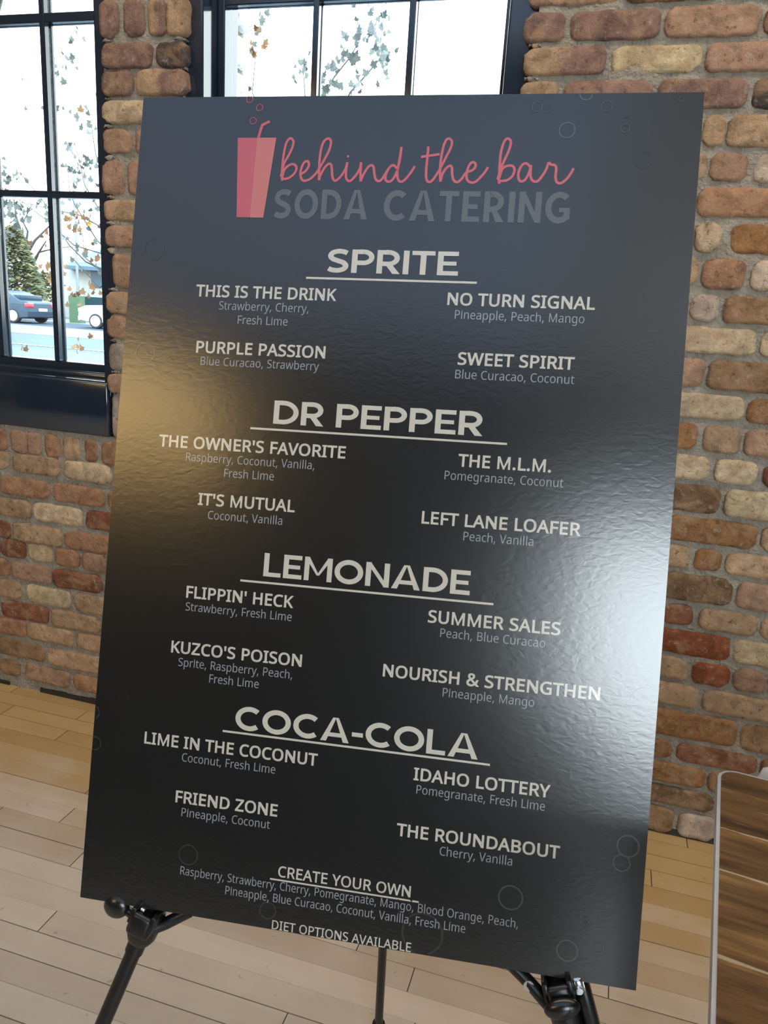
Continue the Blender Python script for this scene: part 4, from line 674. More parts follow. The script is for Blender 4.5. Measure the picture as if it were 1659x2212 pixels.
def block(ch, t, wide=1.0):
    h = t / 2; r = lambda x0, y0, x1, y1: [(x0, y0), (x1, y0), (x1, y1), (x0, y1)]
    if ch == 'I': return t, [r(0, 0, t, 1)]
    if ch == 'L': w = 0.70 * wide; return w, [r(0, 0, t, 1), r(t, 0, w, t * 0.88)]
    if ch == 'E': w = 0.74 * wide; b = t * 0.88; return w, [r(0, 0, t, 1), r(t, 0, w, b), r(t, 1 - b, w - 0.015, 1), r(t, 0.5 - b * 0.45, w - 0.075, 0.5 + b * 0.45)]
    if ch == 'T': w = 0.82 * wide; return w, [r(0, 1 - t * 0.88, w, 1), r(w / 2 - h, 0, w / 2 + h, 1 - t * 0.88)]
    if ch in 'PR':
        w = 0.82 * wide; lo = 0.345 + h * 0.88 if ch == 'P' else 0.33 + h * 0.88; ry = (1 - h * 0.88 - lo) / 2; rx = min(0.30, w - h - t - 0.05)
        f = [r(0, 0, t, 1)] + stroke([(t, 1 - h * 0.9), (w - h - rx, 1 - h * 0.9)] + arc(w - h - rx, lo + ry, rx, ry, 90, -90, 16) + [(t, lo)], t * 0.94)
        if ch == 'R': f.append([(w * 0.40, 0.36), (w * 0.66, 0.40), (w + 0.03, 0), (w - 0.24, 0)])
        return w + (0.03 if ch == 'R' else 0), f
    if ch == 'D':
        w = 0.94 * wide; rx = w - h - 0.36 * wide; return w, [r(0, 0, t, 1)] + stroke([(t, 1 - h * 0.9), (0.36 * wide, 1 - h * 0.9)] + arc(0.36 * wide, 0.5, rx, 0.5 - h * 0.9, 90, -90, 24) + [(t, h * 0.9)], t * 0.95)
    if ch == 'O': w = 1.12 * wide; return w, stroke(arc(w / 2, 0.5, w / 2 - h, 0.512 - h, 0, 360, 40)[:-1], t, True)
    if ch == 'C': w = 0.98 * wide; return w, stroke(arc(0.56 * wide, 0.5, 0.56 * wide - h, 0.512 - h, 47, 313, 32), t)
    if ch == 'G':
        w = 1.0 * wide; f = stroke(arc(0.56 * wide, 0.5, 0.56 * wide - h, 0.512 - h, 47, 325, 32), t); return w, f + [r(w - t * 0.95, 0.12, w, 0.5), r(0.56 * wide, 0.5 - t * 0.75, w, 0.5)]
    if ch == 'S':
        w = 0.80 * wide; k = wide
        return w, stroke(spline([(0.06 * k, 0.165), (0.20 * k, 0.105), (0.40 * k, 0.09), (0.60 * k, 0.15), (0.69 * k, 0.29), (0.60 * k, 0.42), (0.40 * k, 0.50), (0.20 * k, 0.58), (0.115 * k, 0.71), (0.20 * k, 0.85), (0.40 * k, 0.91), (0.58 * k, 0.895), (0.72 * k, 0.84)]), t * 0.98)
    if ch == 'A':
        w = 1.10 * wide; c = w / 2; return w, [[(0, 0), (t * 1.1, 0), (c + t * 0.08, 1), (c - t * 0.53, 1)], [(w, 0), (w - t * 1.1, 0), (c - t * 0.08, 1), (c + t * 0.53, 1)], r(w * 0.22, 0.20, w * 0.78, 0.20 + t * 0.82)]
    if ch == 'N': w = 0.92 * wide; return w, [r(0, 0, t, 1), r(w - t, 0, w, 1), [(0, 1), (t * 0.9, 1), (w, 0), (w - t * 0.9, 0)]]
    if ch == 'M': w = 1.10 * wide; c = w / 2; return w, [r(0, 0, t * 0.95, 1), r(w - t * 0.95, 0, w, 1), [(0, 1), (t * 0.9, 1), (c + 0.05, 0.24), (c - 0.05, 0.24)], [(w, 1), (w - t * 0.9, 1), (c - 0.05, 0.24), (c + 0.05, 0.24)]]
    if ch == '-': return 0.42, [r(0.0, 0.31, 0.42, 0.31 + t * 0.85)]
def block_faces(s, u0, u1, v, cap, t, gap=0.10, space=0.36, wide=1.0, tight=0.0):
    x = 0; fs = []
    for ch in s:
        if ch == ' ': x += space; continue
        w, f = block(ch, t, wide)
        if ch == 'A' and tight: x -= tight
        fs += [[(p[0] + x, p[1]) for p in q] for q in f]; x += w + gap
        if ch == 'A' and tight: x -= tight
    x -= gap; k = (u1 - u0) / x
    return [[(u0 + p[0] * k, v - p[1] * cap) for p in q] for q in fs]
for s, u0, u1, v, cap, ul in (('SPRITE', 9.06, 14.71, 7.636, 1.005, (8.179, 15.528, 7.905)), ('DR PEPPER', 7.208, 16.244, 14.283, 1.01, (6.204, 17.283, 14.54)),
                              ('LEMONADE', 7.300, 16.224, 20.908, 1.01, (6.291, 17.232, 21.183)), ('COCA-COLA', 6.56, 17.078, 27.635, 1.02, (6.031, 17.595, 27.78))):
    h = flat('drink_heading', block_faces(s, u0, u1, v, cap, 0.205, 0.095), WHITE, label='large warm white bold heading')
    flat('underline', [[(ul[0], ul[2] - 0.045), (ul[1], ul[2] - 0.045), (ul[1], ul[2] + 0.045), (ul[0], ul[2] + 0.045)]], WHITE, parent=h)
for o in list(board.children):
    if o.name.startswith('drink_heading') and o.get('label') == 'small warm white capitals':
        flat('underline', [[(8.665, 33.79), (15.108, 33.79), (15.108, 33.86), (8.665, 33.86)]], WHITE, parent=o)
# logo: cup, hand lettering and block lettering
cup = flat('cup_emblem', [[(4.589, 1.826), (5.483, 1.823), (5.431, 5.327), (4.819, 5.328)]], RED, label='red and pink drinking cup with straw')
flat('pink_side', [[(5.483, 1.823), (6.348, 1.822), (6.037, 5.327), (5.431, 5.327)]], PINK, parent=cup)  # pink printed half of the two-tone cup
flat('straw', stroke(STRAW, 0.125), RED, parent=cup)
def ringfaces(u, v, r, t, n=40): return stroke(arc(u, v, r, r, 0, 360, n)[:-1], t, True)
for u, v, r in REDRINGS: flat('fizz_ring', ringfaces(u, v, r, 0.028, 28), RED, parent=cup)
sf = []
for i, sp in enumerate(SCRIPT): sf += stroke(spline(sp, 7), 0.105)
sf.append([(IDOT[0] + 0.055 * math.cos(a * math.pi / 6), IDOT[1] + 0.055 * math.sin(a * math.pi / 6)) for a in range(12)])
flat('script_lettering', sf, SCRIPTRED, label='coral red handwritten lettering')
flat('block_lettering', block_faces('SODA', 6.50, 10.63, 5.347, 1.27, 0.20, 0.13, wide=0.80, tight=0.02) + block_faces('CATERING', 11.34, 19.09, 5.365, 1.285, 0.20, 0.13, wide=0.80, tight=0.02), SODA, label='dark grey chalky block lettering')
def clipface(f):
    q = [(min(23.98, max(0.02, a)), min(35.95, max(0.02, b))) for a, b in f]; return q if len({(round(a, 3), round(b, 3)) for a, b in q}) > 2 else None
for u, v, r, k in RINGS:
    fs = [c for c in (clipface(f) for f in ringfaces(u, v, r - 0.02, 0.045 + 0.05 * r) if all(0 < a < 24 and 0 < b < 35.97 for a, b in f)) if c]
    if fs: flat('bubble_print', fs, RINGS_M[k], lift=LIFT * 0.6)

# ---------------------------------------------------------------- easel
BX, BN, BZ = BM.col[0].copy(), -BM.col[1].copy(), BM.col[2].copy()      # along the board, towards the viewer, up the board
def bp_(u, v, n=0.0): return BC + BX * ((u - 12) * IN) + BZ * (BH / 2 - v * IN) + BN * n
EASEL = mat('easel_black', (0.006, 0.0065, 0.007), 0.32, 0.5, vary=0.15, scale=60)
KNOB = mat('knob_plastic', (0.010, 0.010, 0.011), 0.22, 0.6, vary=0.1, scale=60)
CHROME = mat('chrome_plate', (0.72, 0.75, 0.80), 0.2, 0.5, metal=1.0, vary=0.04, scale=60)
RUBBER = mat('rubber_tip', (0.02, 0.02, 0.02), 0.8, 0.3, vary=0.1, scale=80)
NB = -0.0165                                                   # legs run behind the board
apex = bp_(12.4, 9.0, NB)
easel = tag(empty('display_easel', (apex.x, apex.y, 0.0)), 'black folding tripod easel holding up the menu sign', 'easel')
def foot_of(top, d):
    t = -(top.z - 0.014) / d.z; return top + d * t
legs = []
for (ua, va, ub, vb) in ((2.70, 37.60, 1.26, 41.75), (21.43, 37.60, 22.82, 41.60)):
    a, b = bp_(ua, va, NB), bp_(ub, vb, NB)
    d = (b - a).normalized(); f = foot_of(a, d); legs.append((a, d, f))
    up = a - d * ((a - apex).length * 0.985)
    m_ = MB(); m_.tube([up, a + d * 0.02], 0.0105, 16); m_.tube([a + d * 0.02, f], 0.0088, 16)
    lg = child(m_, 'leg', EASEL, easel)
    r_ = MB(); r_.tube([f - d * 0.03, f + d * 0.008], 0.0125, 14); child(r_, 'rubber_foot', RUBBER, lg)
rf = Vector((-0.237, -0.78, 0.014)); rt = bp_(12.95, 9.6, NB - 0.012)
m_ = MB(); dd = (rf - rt).normalized(); m_.tube([rt, rf], 0.0070, 14)
lg = child(m_, 'leg', EASEL, easel); r_ = MB(); r_.tube([rf - dd * 0.03, rf + dd * 0.008], 0.011, 14); child(r_, 'rubber_foot', RUBBER, lg)
hb = MB(); Mh = Matrix.Translation(apex) @ BM.to_4x4(); hb.rbox((-0.035, -0.010, -0.03), (0.035, 0.03, 0.03), 0.006, M=Mh); child(hb, 'head_bracket', EASEL, easel)
cb = MB(); cu = bp_(12.2, 30, NB); cb.rbox((-0.02, -0.008, -0.015), (0.02, 0.022, 0.015), 0.004, M=Matrix.Translation(cu) @ BM.to_4x4()); child(cb, 'brace_hub', EASEL, easel)
for i, (a, d, f) in enumerate(legs):
    side = -1 if i == 0 else 1
    c0 = bp_(3.07, 36.55, NB) if i == 0 else bp_(21.06, 36.55, NB)
    n_ = BN; s_ = n_.cross(d).normalized()
    if s_.dot(BX) < 0: s_ = -s_
    Mc = Matrix((( s_.x, n_.x, d.x, c0.x), (s_.y, n_.y, d.y, c0.y), (s_.z, n_.z, d.z, c0.z), (0, 0, 0, 1)))   # x: sideways, y: towards viewer, z: down the leg
    k = MB(); k.tube([Mc @ Vector((0, 0, -0.009)), Mc @ Vector((0, 0, 0.002)), Mc @ Vector((0, 0, 0.026 if i == 0 else 0.085)), Mc @ Vector((0, 0, 0.034 if i == 0 else 0.095))], [0.0165, 0.0185, 0.017 if i == 0 else 0.0155, 0.013], 20)
    k.rbox((-0.014, -0.004, -0.003), (0.014, 0.027, 0.016), 0.005, M=Mc)                       # shelf under the board
    k.rbox((-0.012, 0.0205, -0.012), (0.012, 0.029, 0.014), 0.004, M=Mc)                     # lip in front of it
    for px_ in (-0.0125, 0.0125): k.rbox((px_ - 0.003, 0.0, -0.0142), (px_ + 0.003, 0.026, 0.004), 0.0012, M=Mc)    # prongs the board rests on
    holder = child(k, 'board_holder', EASEL, easel)
    b_ = MB(); b_.tube([c0 + n_ * -0.012, c0 - d * 0.05 + (cu - c0) * 0.2 - n_ * 0.012, cu - n_ * 0.012], 0.0055, 10); child(b_, 'brace_arm', EASEL, easel)
    kb = MB(); kc = Vector((-0.036, 0.013, 0.002)) if i == 0 else Vector((0.0, 0.034, 0.006))
    bm = bmesh.new(); bmesh.ops.create_uvsphere(bm, u_segments=20, v_segments=12, radius=1.0); bm.verts.index_update()
    R_ = (0.0155, 0.0075, 0.0140) if i == 0 else (0.0185, 0.007, 0.0105)
    tilt = Matrix.Rotation(0.5 if i == 0 else 0.0, 3, 'Y')
    kb.add([Mc @ (kc + tilt @ Vector((v.co.x * R_[0], v.co.y * R_[1], v.co.z * R_[2]))) for v in bm.verts], [[v.index for v in f_.verts] for f_ in bm.faces], 0, smooth=True); bm.free()
    kb.tube([Mc @ Vector((0.0, 0.01, 0.006)), Mc @ (kc * 0.85)], 0.005, 10)
    child(kb, 'clamp_knob', KNOB, easel)
    pl = MB()
    if i == 1:
        pl.rbox((0.0165, -0.010, -0.004), (0.0315, 0.016, 0.052), 0.006, M=Mc); sl = child(pl, 'side_sleeve', EASEL, easel)
        hp = MB(); hp.rbox((0.014, 0.012, -0.012), (0.0265, 0.0185, 0.006), 0.004, M=Mc); hp.tube([Mc @ Vector((0.0205, 0.017, 0.0005)), Mc @ Vector((0.0205, 0.0205, 0.0005))], 0.0035, 12); child(hp, 'hinge_plate', CHROME, easel)
        bo = MB(); bo.tube([Mc @ Vector((-0.030, 0.004, -0.007)), Mc @ Vector((-0.030, 0.010, -0.007))], 0.0055, 16); child(bo, 'bolt', mat('pale_bolt', (0.42, 0.40, 0.34), 0.4, 0.5), easel)
        st_ = MB(); st_.tube([Mc @ Vector((-0.045, 0.0, -0.03)), Mc @ Vector((-0.028, 0.004, -0.006)), Mc @ Vector((-0.012, 0.012, 0.018))], 0.007, 10); child(st_, 'fork_strap', EASEL, easel)
    else:
        hp = MB(); hp.rbox((-0.009, 0.008, -0.0135), (-0.002, 0.0195, 0.004), 0.002, M=Mc); child(hp, 'hinge_plate', CHROME, easel)
        st_ = MB(); st_.tube([Mc @ Vector((0.040, -0.004, -0.022)), Mc @ Vector((0.022, 0.0, 0.0)), Mc @ Vector((0.006, 0.008, 0.014))], 0.007, 10); child(st_, 'fork_strap', EASEL, easel)

# ---------------------------------------------------------------- plank table at the right
def table_wood():
    m = bpy.data.materials.new('rustic_brown_planks'); m.use_nodes = True; nt = m.node_tree; L = nt.links; b = nt.nodes['Principled BSDF']
    tc = nt.nodes.new('ShaderNodeTexCoord')
    def math_(op, a, bb=None):
        n = nt.nodes.new('ShaderNodeMath'); n.operation = op
        for i, v in enumerate((a, bb)):
            if v is None: continue
            if isinstance(v, (int, float)): n.inputs[i].default_value = v
            else: L.new(v, n.inputs[i])
        return n.outputs[0]
    sep = nt.nodes.new('ShaderNodeSeparateXYZ'); L.new(tc.outputs['Object'], sep.inputs[0])
    row = None; near = None                                      # planks of unequal width, running along the table
    for s_ in (0.119, 0.187, 0.298, 0.392, 0.47, 0.56):
        st_ = math_('LESS_THAN', sep.outputs['Y'], -s_); dd_ = math_('ABSOLUTE', math_('ADD', sep.outputs['Y'], s_))
        row = st_ if row is None else math_('ADD', row, st_); near = dd_ if near is None else math_('MINIMUM', near, dd_)
    wn = nt.nodes.new('ShaderNodeTexWhiteNoise'); wn.noise_dimensions = '1D'; L.new(math_('ADD', row, 0.31), wn.inputs['W'])
    off = nt.nodes.new('ShaderNodeVectorMath'); off.operation = 'SCALE'; off.inputs['Scale'].default_value = 30; L.new(wn.outputs['Color'], off.inputs[0])
    def grain(sc, detail, dist=0.0):
        mp = nt.nodes.new('ShaderNodeMapping'); mp.inputs['Scale'].default_value = sc; L.new(tc.outputs['Object'], mp.inputs['Vector'])
        ad = nt.nodes.new('ShaderNodeVectorMath'); L.new(mp.outputs[0], ad.inputs[0]); L.new(off.outputs[0], ad.inputs[1])
        n = nt.nodes.new('ShaderNodeTexNoise'); n.inputs['Scale'].default_value = 1; n.inputs['Detail'].default_value = detail; n.inputs['Distortion'].default_value = dist
        L.new(ad.outputs[0], n.inputs['Vector']); return n.outputs['Fac']
    g1 = grain((7, 75, 1), 6, 0.8); g2 = grain((14, 260, 1), 3); g3 = grain((4, 22, 1), 3, 1.5)
    f = math_('ADD', math_('MULTIPLY', g1, 0.75), math_('ADD', math_('MULTIPLY', g3, 0.75), math_('SUBTRACT', math_('MULTIPLY', wn.outputs['Value'], 0.22), 0.36)))
    rp = nt.nodes.new('ShaderNodeValToRGB'); cr = rp.color_ramp
    cr.elements[0].position = 0.22; cr.elements[0].color = (0.040, 0.019, 0.008, 1); cr.elements[1].position = 0.80; cr.elements[1].color = (0.36, 0.215, 0.085, 1)
    e = cr.elements.new(0.5); e.color = (0.145, 0.078, 0.030, 1)
    L.new(f, rp.inputs['Fac'])
    ml = nt.nodes.new('ShaderNodeMapRange'); ml.inputs['From Min'].default_value = 0.66; ml.inputs['From Max'].default_value = 0.76; ml.inputs['To Max'].default_value = 0.55; L.new(g2, ml.inputs['Value'])
    m1 = nt.nodes.new('ShaderNodeMix'); m1.data_type = 'RGBA'; L.new(ml.outputs[0], m1.inputs['Factor']); L.new(rp.outputs[0], m1.inputs[6]); m1.inputs[7].default_value = (0.34, 0.24, 0.14, 1)
    wob = math_('MULTIPLY', math_('SUBTRACT', g3, 0.5), 0.004)
    seam = math_('MULTIPLY', math_('LESS_THAN', math_('ADD', near, wob), math_('MULTIPLY', math_('SUBTRACT', g1, 0.40), 0.012)), 0.7)
    m2 = nt.nodes.new('ShaderNodeMix'); m2.data_type = 'RGBA'; L.new(seam, m2.inputs['Factor']); L.new(m1.outputs[2], m2.inputs[6]); m2.inputs[7].default_value = (0.42, 0.36, 0.27, 1)
    L.new(m2.outputs[2], b.inputs['Base Color']); b.inputs['Roughness'].default_value = 0.5; b.inputs['Specular IOR Level'].default_value = 0.3
    bp = nt.nodes.new('ShaderNodeBump'); bp.inputs['Strength'].default_value = 0.4; bp.inputs['Distance'].default_value = 0.002; L.new(math_('ADD', g1, g2), bp.inputs['Height']); L.new(bp.outputs[0], b.inputs['Normal'])
    return m
TH = 0.74
T0 = Vector((0.1755, -0.944, 0)); TA = math.radians(-7.3)      # far left corner of the top and the turn of the table
def outline(x0, y0, x1, y1, r, n=8):
    pts = []
    for cx, cy, a in ((x1 - r, y1 - r, 0), (x0 + r, y1 - r, 90), (x0 + r, y0 + r, 180), (x1 - r, y0 + r, 270)):
        for i in range(n + 1): t = math.radians(a + 90 * i / n); pts.append((cx + r * math.cos(t), cy + r * math.sin(t)))
    return pts
table = tag(empty('table', (T0.x, T0.y, 0)), 'brown plank topped table with pale edging in the lower right corner', 'table')
table.rotation_euler = (0, 0, TA)
TWD, TDP = 0.90, 0.62
def prism_z(pts, z0, z1, mb, mi=0):
    n = len(pts); vs = [(x, y, z0) for x, y in pts] + [(x, y, z1) for x, y in pts]
    mb.add(vs, [tuple(range(n))[::-1], tuple(range(n, 2 * n))], mi); mb.add(vs, [(i, (i + 1) % n, n + (i + 1) % n, n + i) for i in range(n)], mi, smooth=True)
tt = MB(); prism_z(outline(0.0035, -TDP + 0.0035, TWD - 0.0035, -0.0035, 0.018), TH - 0.015, TH, tt); tt.build('tabletop', table_wood(), table)
eb = MB(); o1 = outline(0, -TDP, TWD, 0, 0.022); o2 = outline(0.0037, -TDP + 0.0037, TWD - 0.0037, -0.0037, 0.018); n = len(o1)
vs = [(x, y, TH - 0.015) for x, y in o1] + [(x, y, TH - 0.0006) for x, y in o1] + [(x, y, TH - 0.0006) for x, y in o2] + [(x, y, TH - 0.015) for x, y in o2]
eb.add(vs, [(k * n + i, k * n + (i + 1) % n, ((k + 1) % 4) * n + (i + 1) % n, ((k + 1) % 4) * n + i) for k in range(4) for i in range(n)])
eb.build('edge_band', mat('pale_edge_band', (0.42, 0.44, 0.47), 0.4, 0.5, vary=0.06, scale=60), table)
for lx in (0.13, 0.80):
    for ly in (-0.10, -TDP + 0.07):
        l_ = MB(); l_.box((lx - 0.02, ly - 0.02, 0), (lx + 0.02, ly + 0.02, TH - 0.015)); l_.build('leg', BLACKMETAL, table)

# white chair whose back just shows over the table
CW = mat('white_chair_paint', (0.62, 0.62, 0.64), 0.35, 0.5, vary=0.04, scale=30)
chair = tag(empty('chair', (0.47, -1.05, 0)), 'white rounded chair back just showing above the far edge of the wooden table', 'chair')
cbk = MB(); cbk.tube([(0.36, -0.885, 0.43), (0.30, -0.87, 0.55), (0.258, -0.862, 0.64), (0.2475, -0.86, 0.678), (0.252, -0.86, 0.694), (0.268, -0.86, 0.700), (0.47, -0.86, 0.705), (0.672, -0.86, 0.700), (0.69, -0.86, 0.69), (0.68, -0.862, 0.64), (0.64, -0.87, 0.55), (0.58, -0.885, 0.43)], 0.0115, 14)
for sx in (0.30, 0.40, 0.47, 0.54, 0.64): cbk.tube([(sx, -0.862, 0.70), (0.47 + (sx - 0.47) * 0.6, -0.885, 0.43)], 0.006, 8)
child(cbk, 'backrest', CW, chair)
cs_ = MB(); cs_.rbox((0.345, -1.25, 0.41), (0.595, -0.87, 0.44), 0.012); child(cs_, 'seat', CW, chair)
for x_, y_ in ((0.36, -0.89), (0.58, -0.89), (0.36, -1.23), (0.58, -1.23)):
    l_ = MB(); l_.tube([(x_, y_, 0), (x_, y_, 0.415)], 0.011, 12); child(l_, 'leg', CW, chair)

# ---------------------------------------------------------------- outside
GZ = -0.25
ASPH = mat('asphalt', (0.03, 0.04, 0.055), 0.9, 0.2, vary=0.1, scale=3)
CONC = mat('pale_concrete', (0.13, 0.129, 0.118), 0.9, 0.2, vary=0.06, scale=2)
gr = MB(); gr.box((-75, WT, GZ - 0.1), (30, 14.8, GZ)); tag(gr.build('pavement_near', mat('pale_lot', (0.085, 0.10, 0.112), 0.9, 0.2, vary=0.08, scale=1.5)), kind='structure')
gr = MB(); gr.box((-75, 14.8, GZ - 0.1), (30, 20.0, GZ - 0.01)); tag(gr.build('road', mat('grey_road', (0.062, 0.08, 0.094), 0.9, 0.2, vary=0.08, scale=1.5)), kind='structure')
gr = MB(); gr.box((-75, 20.0, GZ - 0.1), (30, 25.0, GZ)); tag(gr.build('pavement_middle', CONC), kind='structure')
gr = MB(); gr.box((-75, 25.0, GZ - 0.1), (30, 29.5, GZ - 0.005)); tag(gr.build('street', ASPH), kind='structure')
gr = MB(); gr.box((-75, 29.5, GZ - 0.1), (30, 80, GZ)); tag(gr.build('pavement_far', CONC), kind='structure')
ln = MB(); ln.box((-60, 15.6, GZ), (10, 15.72, GZ + 0.006)); tag(ln.build('road_line', mat('road_paint', (0.6, 0.6, 0.58), 0.8, 0.2)), kind='structure')

TYRE = mat('tyre_rubber', (0.03, 0.03, 0.032), 0.8, 0.3); ALLOY = mat('alloy_wheel', (0.75, 0.75, 0.72), 0.35, 0.5, metal=0.3)
CARGLASS = mat('car_glass', (0.02, 0.04, 0.06), 0.12, 0.3)
def car(name, label, paint, loc, L, profile, glass, wheels, flip, lights, hs=0.92):
    """profile: side outline (x from nose to tail, z); width 1.76"""
    root = tag(empty(name, loc), label, 'car'); root.scale = (1, 1, hs)
    W_ = 1.76; xs = (lambda x: (-x if flip else x))
    body = MB(); n = len(profile)
    def y_in(z): return 0.0 if z < 0.85 else (z - 0.85) * 0.36
    for s0 in (0,):
        vs = []
        for yy in (0, 1):
            for x, z in profile: vs.append((xs(x), (y_in(z) if yy == 0 else W_ - y_in(z)), z))
        tri = tessellate_polygon([[Vector((x, z, 0)) for x, z in profile]])
        body.add(vs, [tuple(t) for t in tri] + [tuple(n + i for i in t) for t in tri] + [(i, (i + 1) % n, n + (i + 1) % n, n + i) for i in range(n)])
    bo = body.build('body', paint, root); bevel(bo, 0.05, 3)
    for p in bo.data.polygons: p.use_smooth = False
    for poly in glass:
        for yy in (-0.012, W_ + 0.012):
            g_ = MB(); g_.prism([(xs(x), (yy + y_in(z) if yy < 0 else yy - y_in(z)), z) for x, z in poly], (0, 0.02 if yy < 0 else -0.02, 0))
            g_.build('side_window', CARGLASS, root)
    for wx in wheels:
        for yy in (-0.02, W_ - 0.19):
            w_ = MB(); w_.tube([(xs(wx), yy, 0.33), (xs(wx), yy + 0.03, 0.33), (xs(wx), yy + 0.18, 0.33), (xs(wx), yy + 0.21, 0.33)], [0.30, 0.33, 0.33, 0.30], 28)
            wo = w_.build('wheel', TYRE, root)
            h_ = MB(); yo = yy - 0.012 if yy < 1 else yy + 0.198
            h_.tube([(xs(wx), yo, 0.33), (xs(wx), yo + 0.025, 0.33)], [0.235, 0.235], 24); h_.build('hub_cap', ALLOY, wo)
    for (a, b, c_, nm) in lights:
        l_ = MB(); l_.rbox(*[tuple(q) for q in (a, b)], 0.03); l_.build(nm, c_, root)
    return root
REDL = mat('red_lens', (0.55, 0.03, 0.05), 0.25, 0.6); CLEAR = mat('clear_lens', (0.7, 0.72, 0.75), 0.15, 0.6); PLATE = mat('plate_white', (0.6, 0.62, 0.66), 0.5, 0.3)
sed = [(0.05, 0.30), (0.0, 0.55), (0.10, 0.72), (1.05, 0.90), (1.30, 0.94), (2.05, 1.38), (2.45, 1.44), (3.05, 1.43), (3.45, 1.33), (4.02, 1.03), (4.45, 0.99), (4.52, 0.90), (4.55, 0.55), (4.48, 0.28), (4.0, 0.22), (0.5, 0.22)]
# heading left: nose at -x
car('sedan', 'dark blue green sedan parked across the street showing its rear', mat('dark_teal_paint', (0.038, 0.058, 0.082), 0.35, 0.15, vary=0.1, scale=2), (-28.40, 26.0, GZ), 4.55, sed,
    [[(1.55, 0.96), (2.12, 1.33), (2.50, 1.37), (2.52, 0.98)], [(2.60, 0.98), (2.58, 1.37), (3.02, 1.36), (3.35, 1.27), (3.62, 1.03)]], (0.95, 3.75), False,
    [((4.36, -0.015, 0.72), (4.56, 0.34, 0.93), REDL, 'tail_light'), ((4.36, 1.42, 0.72), (4.56, 1.775, 0.93), REDL, 'tail_light'), ((4.53, 0.62, 0.56), (4.57, 1.14, 0.70), PLATE, 'number_plate'), ((3.50, 0.22, 1.02), (4.0, 1.54, 1.27), CARGLASS, 'rear_window')])
pick = [(0.05, 0.32), (0.0, 0.60), (0.06, 0.88), (0.35, 1.0), (1.55, 1.08), (2.15, 1.62), (2.5, 1.68), (3.6, 1.68), (3.9, 1.60), (4.15, 1.1), (4.7, 1.06), (4.75, 0.5), (4.6, 0.30), (0.4, 0.26)]
car('white_car', 'white car parked across the street, its nose just right of the dark sedan', mat('white_car_paint', (0.30, 0.29, 0.26), 0.35, 0.12, vary=0.03, scale=2), (-21.72, 26.4, GZ), 4.75, pick,
    [[(1.85, 1.12), (2.28, 1.54), (2.62, 1.58), (2.64, 1.12)], [(2.74, 1.12), (2.72, 1.58), (3.55, 1.58), (3.80, 1.50), (3.95, 1.14)]], (0.86, 3.75), False,
    [((-0.02, 0.03, 0.70), (0.10, 0.42, 0.86), CLEAR, 'headlight'), ((-0.02, 1.34, 0.70), (0.10, 1.73, 0.86), CLEAR, 'headlight'), ((-0.05, 0.05, 0.30), (0.06, 1.71, 0.52), CLEAR, 'bumper')])
# building, column, lamp pole
bd = tag(empty('building', (-24.5, 36, GZ)), 'white low building with grey blue roof and dark garage door beyond the cars', 'building')
WHT = mat('white_siding', (0.36, 0.36, 0.34), 0.8, 0.2, vary=0.03, scale=1)
q = MB(); q.box((-34.0, 36, GZ), (-22.5, 44, 3.0)); child(q, 'wall', WHT, bd)
q = MB(); q.prism([(-29.4, 35.4, 2.35), (-29.4, 35.4, 2.55), (-29.4, 40, 4.2), (-29.4, 44.5, 2.55), (-29.4, 44.5, 2.35)], (8, 0, 0)); child(q, 'roof', mat('blue_grey_roof', (0.09, 0.13, 0.165), 0.8, 0.2), bd)
q = MB(); q.box((-28.6, 35.9, GZ), (-26.2, 36.0, 0.95)); child(q, 'garage_door', mat('dark_teal_door', (0.012, 0.04, 0.048), 0.5, 0.3), bd)
q = MB(); q.box((-28.1, 35.9, 1.5), (-25.4, 36.0, 2.6)); child(q, 'upper_window', mat('grey_blue_pane', (0.06, 0.10, 0.13), 0.3, 0.5), bd)
q = MB(); q.box((-25.05, 30.1, GZ), (-24.45, 30.5, 1.0)); tag(q.build('gate_post', mat('pale_green_post', (0.06, 0.105, 0.055), 0.7, 0.3, vary=0.1, scale=6), loc=(-24.7, 30.3, GZ)), 'short pale green post between the two parked cars', 'post')
q = MB(); q.tube([(-27.9, 34.5, GZ), (-27.9, 34.5, 7.5)], 0.07, 10); tag(q.build('utility_pole', mat('grey_pole', (0.20, 0.21, 0.22), 0.7, 0.3), loc=(-27.9, 34.5, GZ)), 'thin grey pole standing behind the parked cars', 'pole')

# trees
BARK = mat('grey_bark', (0.045, 0.043, 0.042), 0.9, 0.2, vary=0.2, scale=25, bump=0.4, bscale=60)
def leaf_mat(name, c): 
    m = mat(name, c, 0.9, 0.0, vary=0.25, scale=8); m.node_tree.nodes['Principled BSDF'].inputs['Subsurface Weight'].default_value = 0.0; return m
LEAFG = leaf_mat('dry_leaf_grey_green', (0.12, 0.13, 0.12)); LEAFO = leaf_mat('dry_leaf_rust', (0.18, 0.10, 0.055)); LEAFY = leaf_mat('leaf_yellow', (0.45, 0.27, 0.03))
LSH = [(0, 0), (0.16, 0.10), (0.42, 0.05), (0.34, 0.28), (0.52, 0.50), (0.24, 0.55), (0.14, 0.80), (0, 1.0), (-0.14, 0.80), (-0.24, 0.55), (-0.52, 0.50), (-0.34, 0.28), (-0.42, 0.05), (-0.16, 0.10)]
def leaf(mb, p, size, mi):
    rot = Matrix.Rotation(random.uniform(0, 6.28), 3, 'Z') @ Matrix.Rotation(random.uniform(0.6, 2.6), 3, 'X') @ Matrix.Rotation(random.uniform(0, 6.28), 3, 'Y')
    curl = random.uniform(0.1, 0.5); vs = []
    for x, y in LSH: vs.append(Vector(p) + rot @ Vector((x * size, (y - 0.5) * size, curl * size * x * x)))
    mb.add(vs, [tuple(range(len(LSH)))], mi)
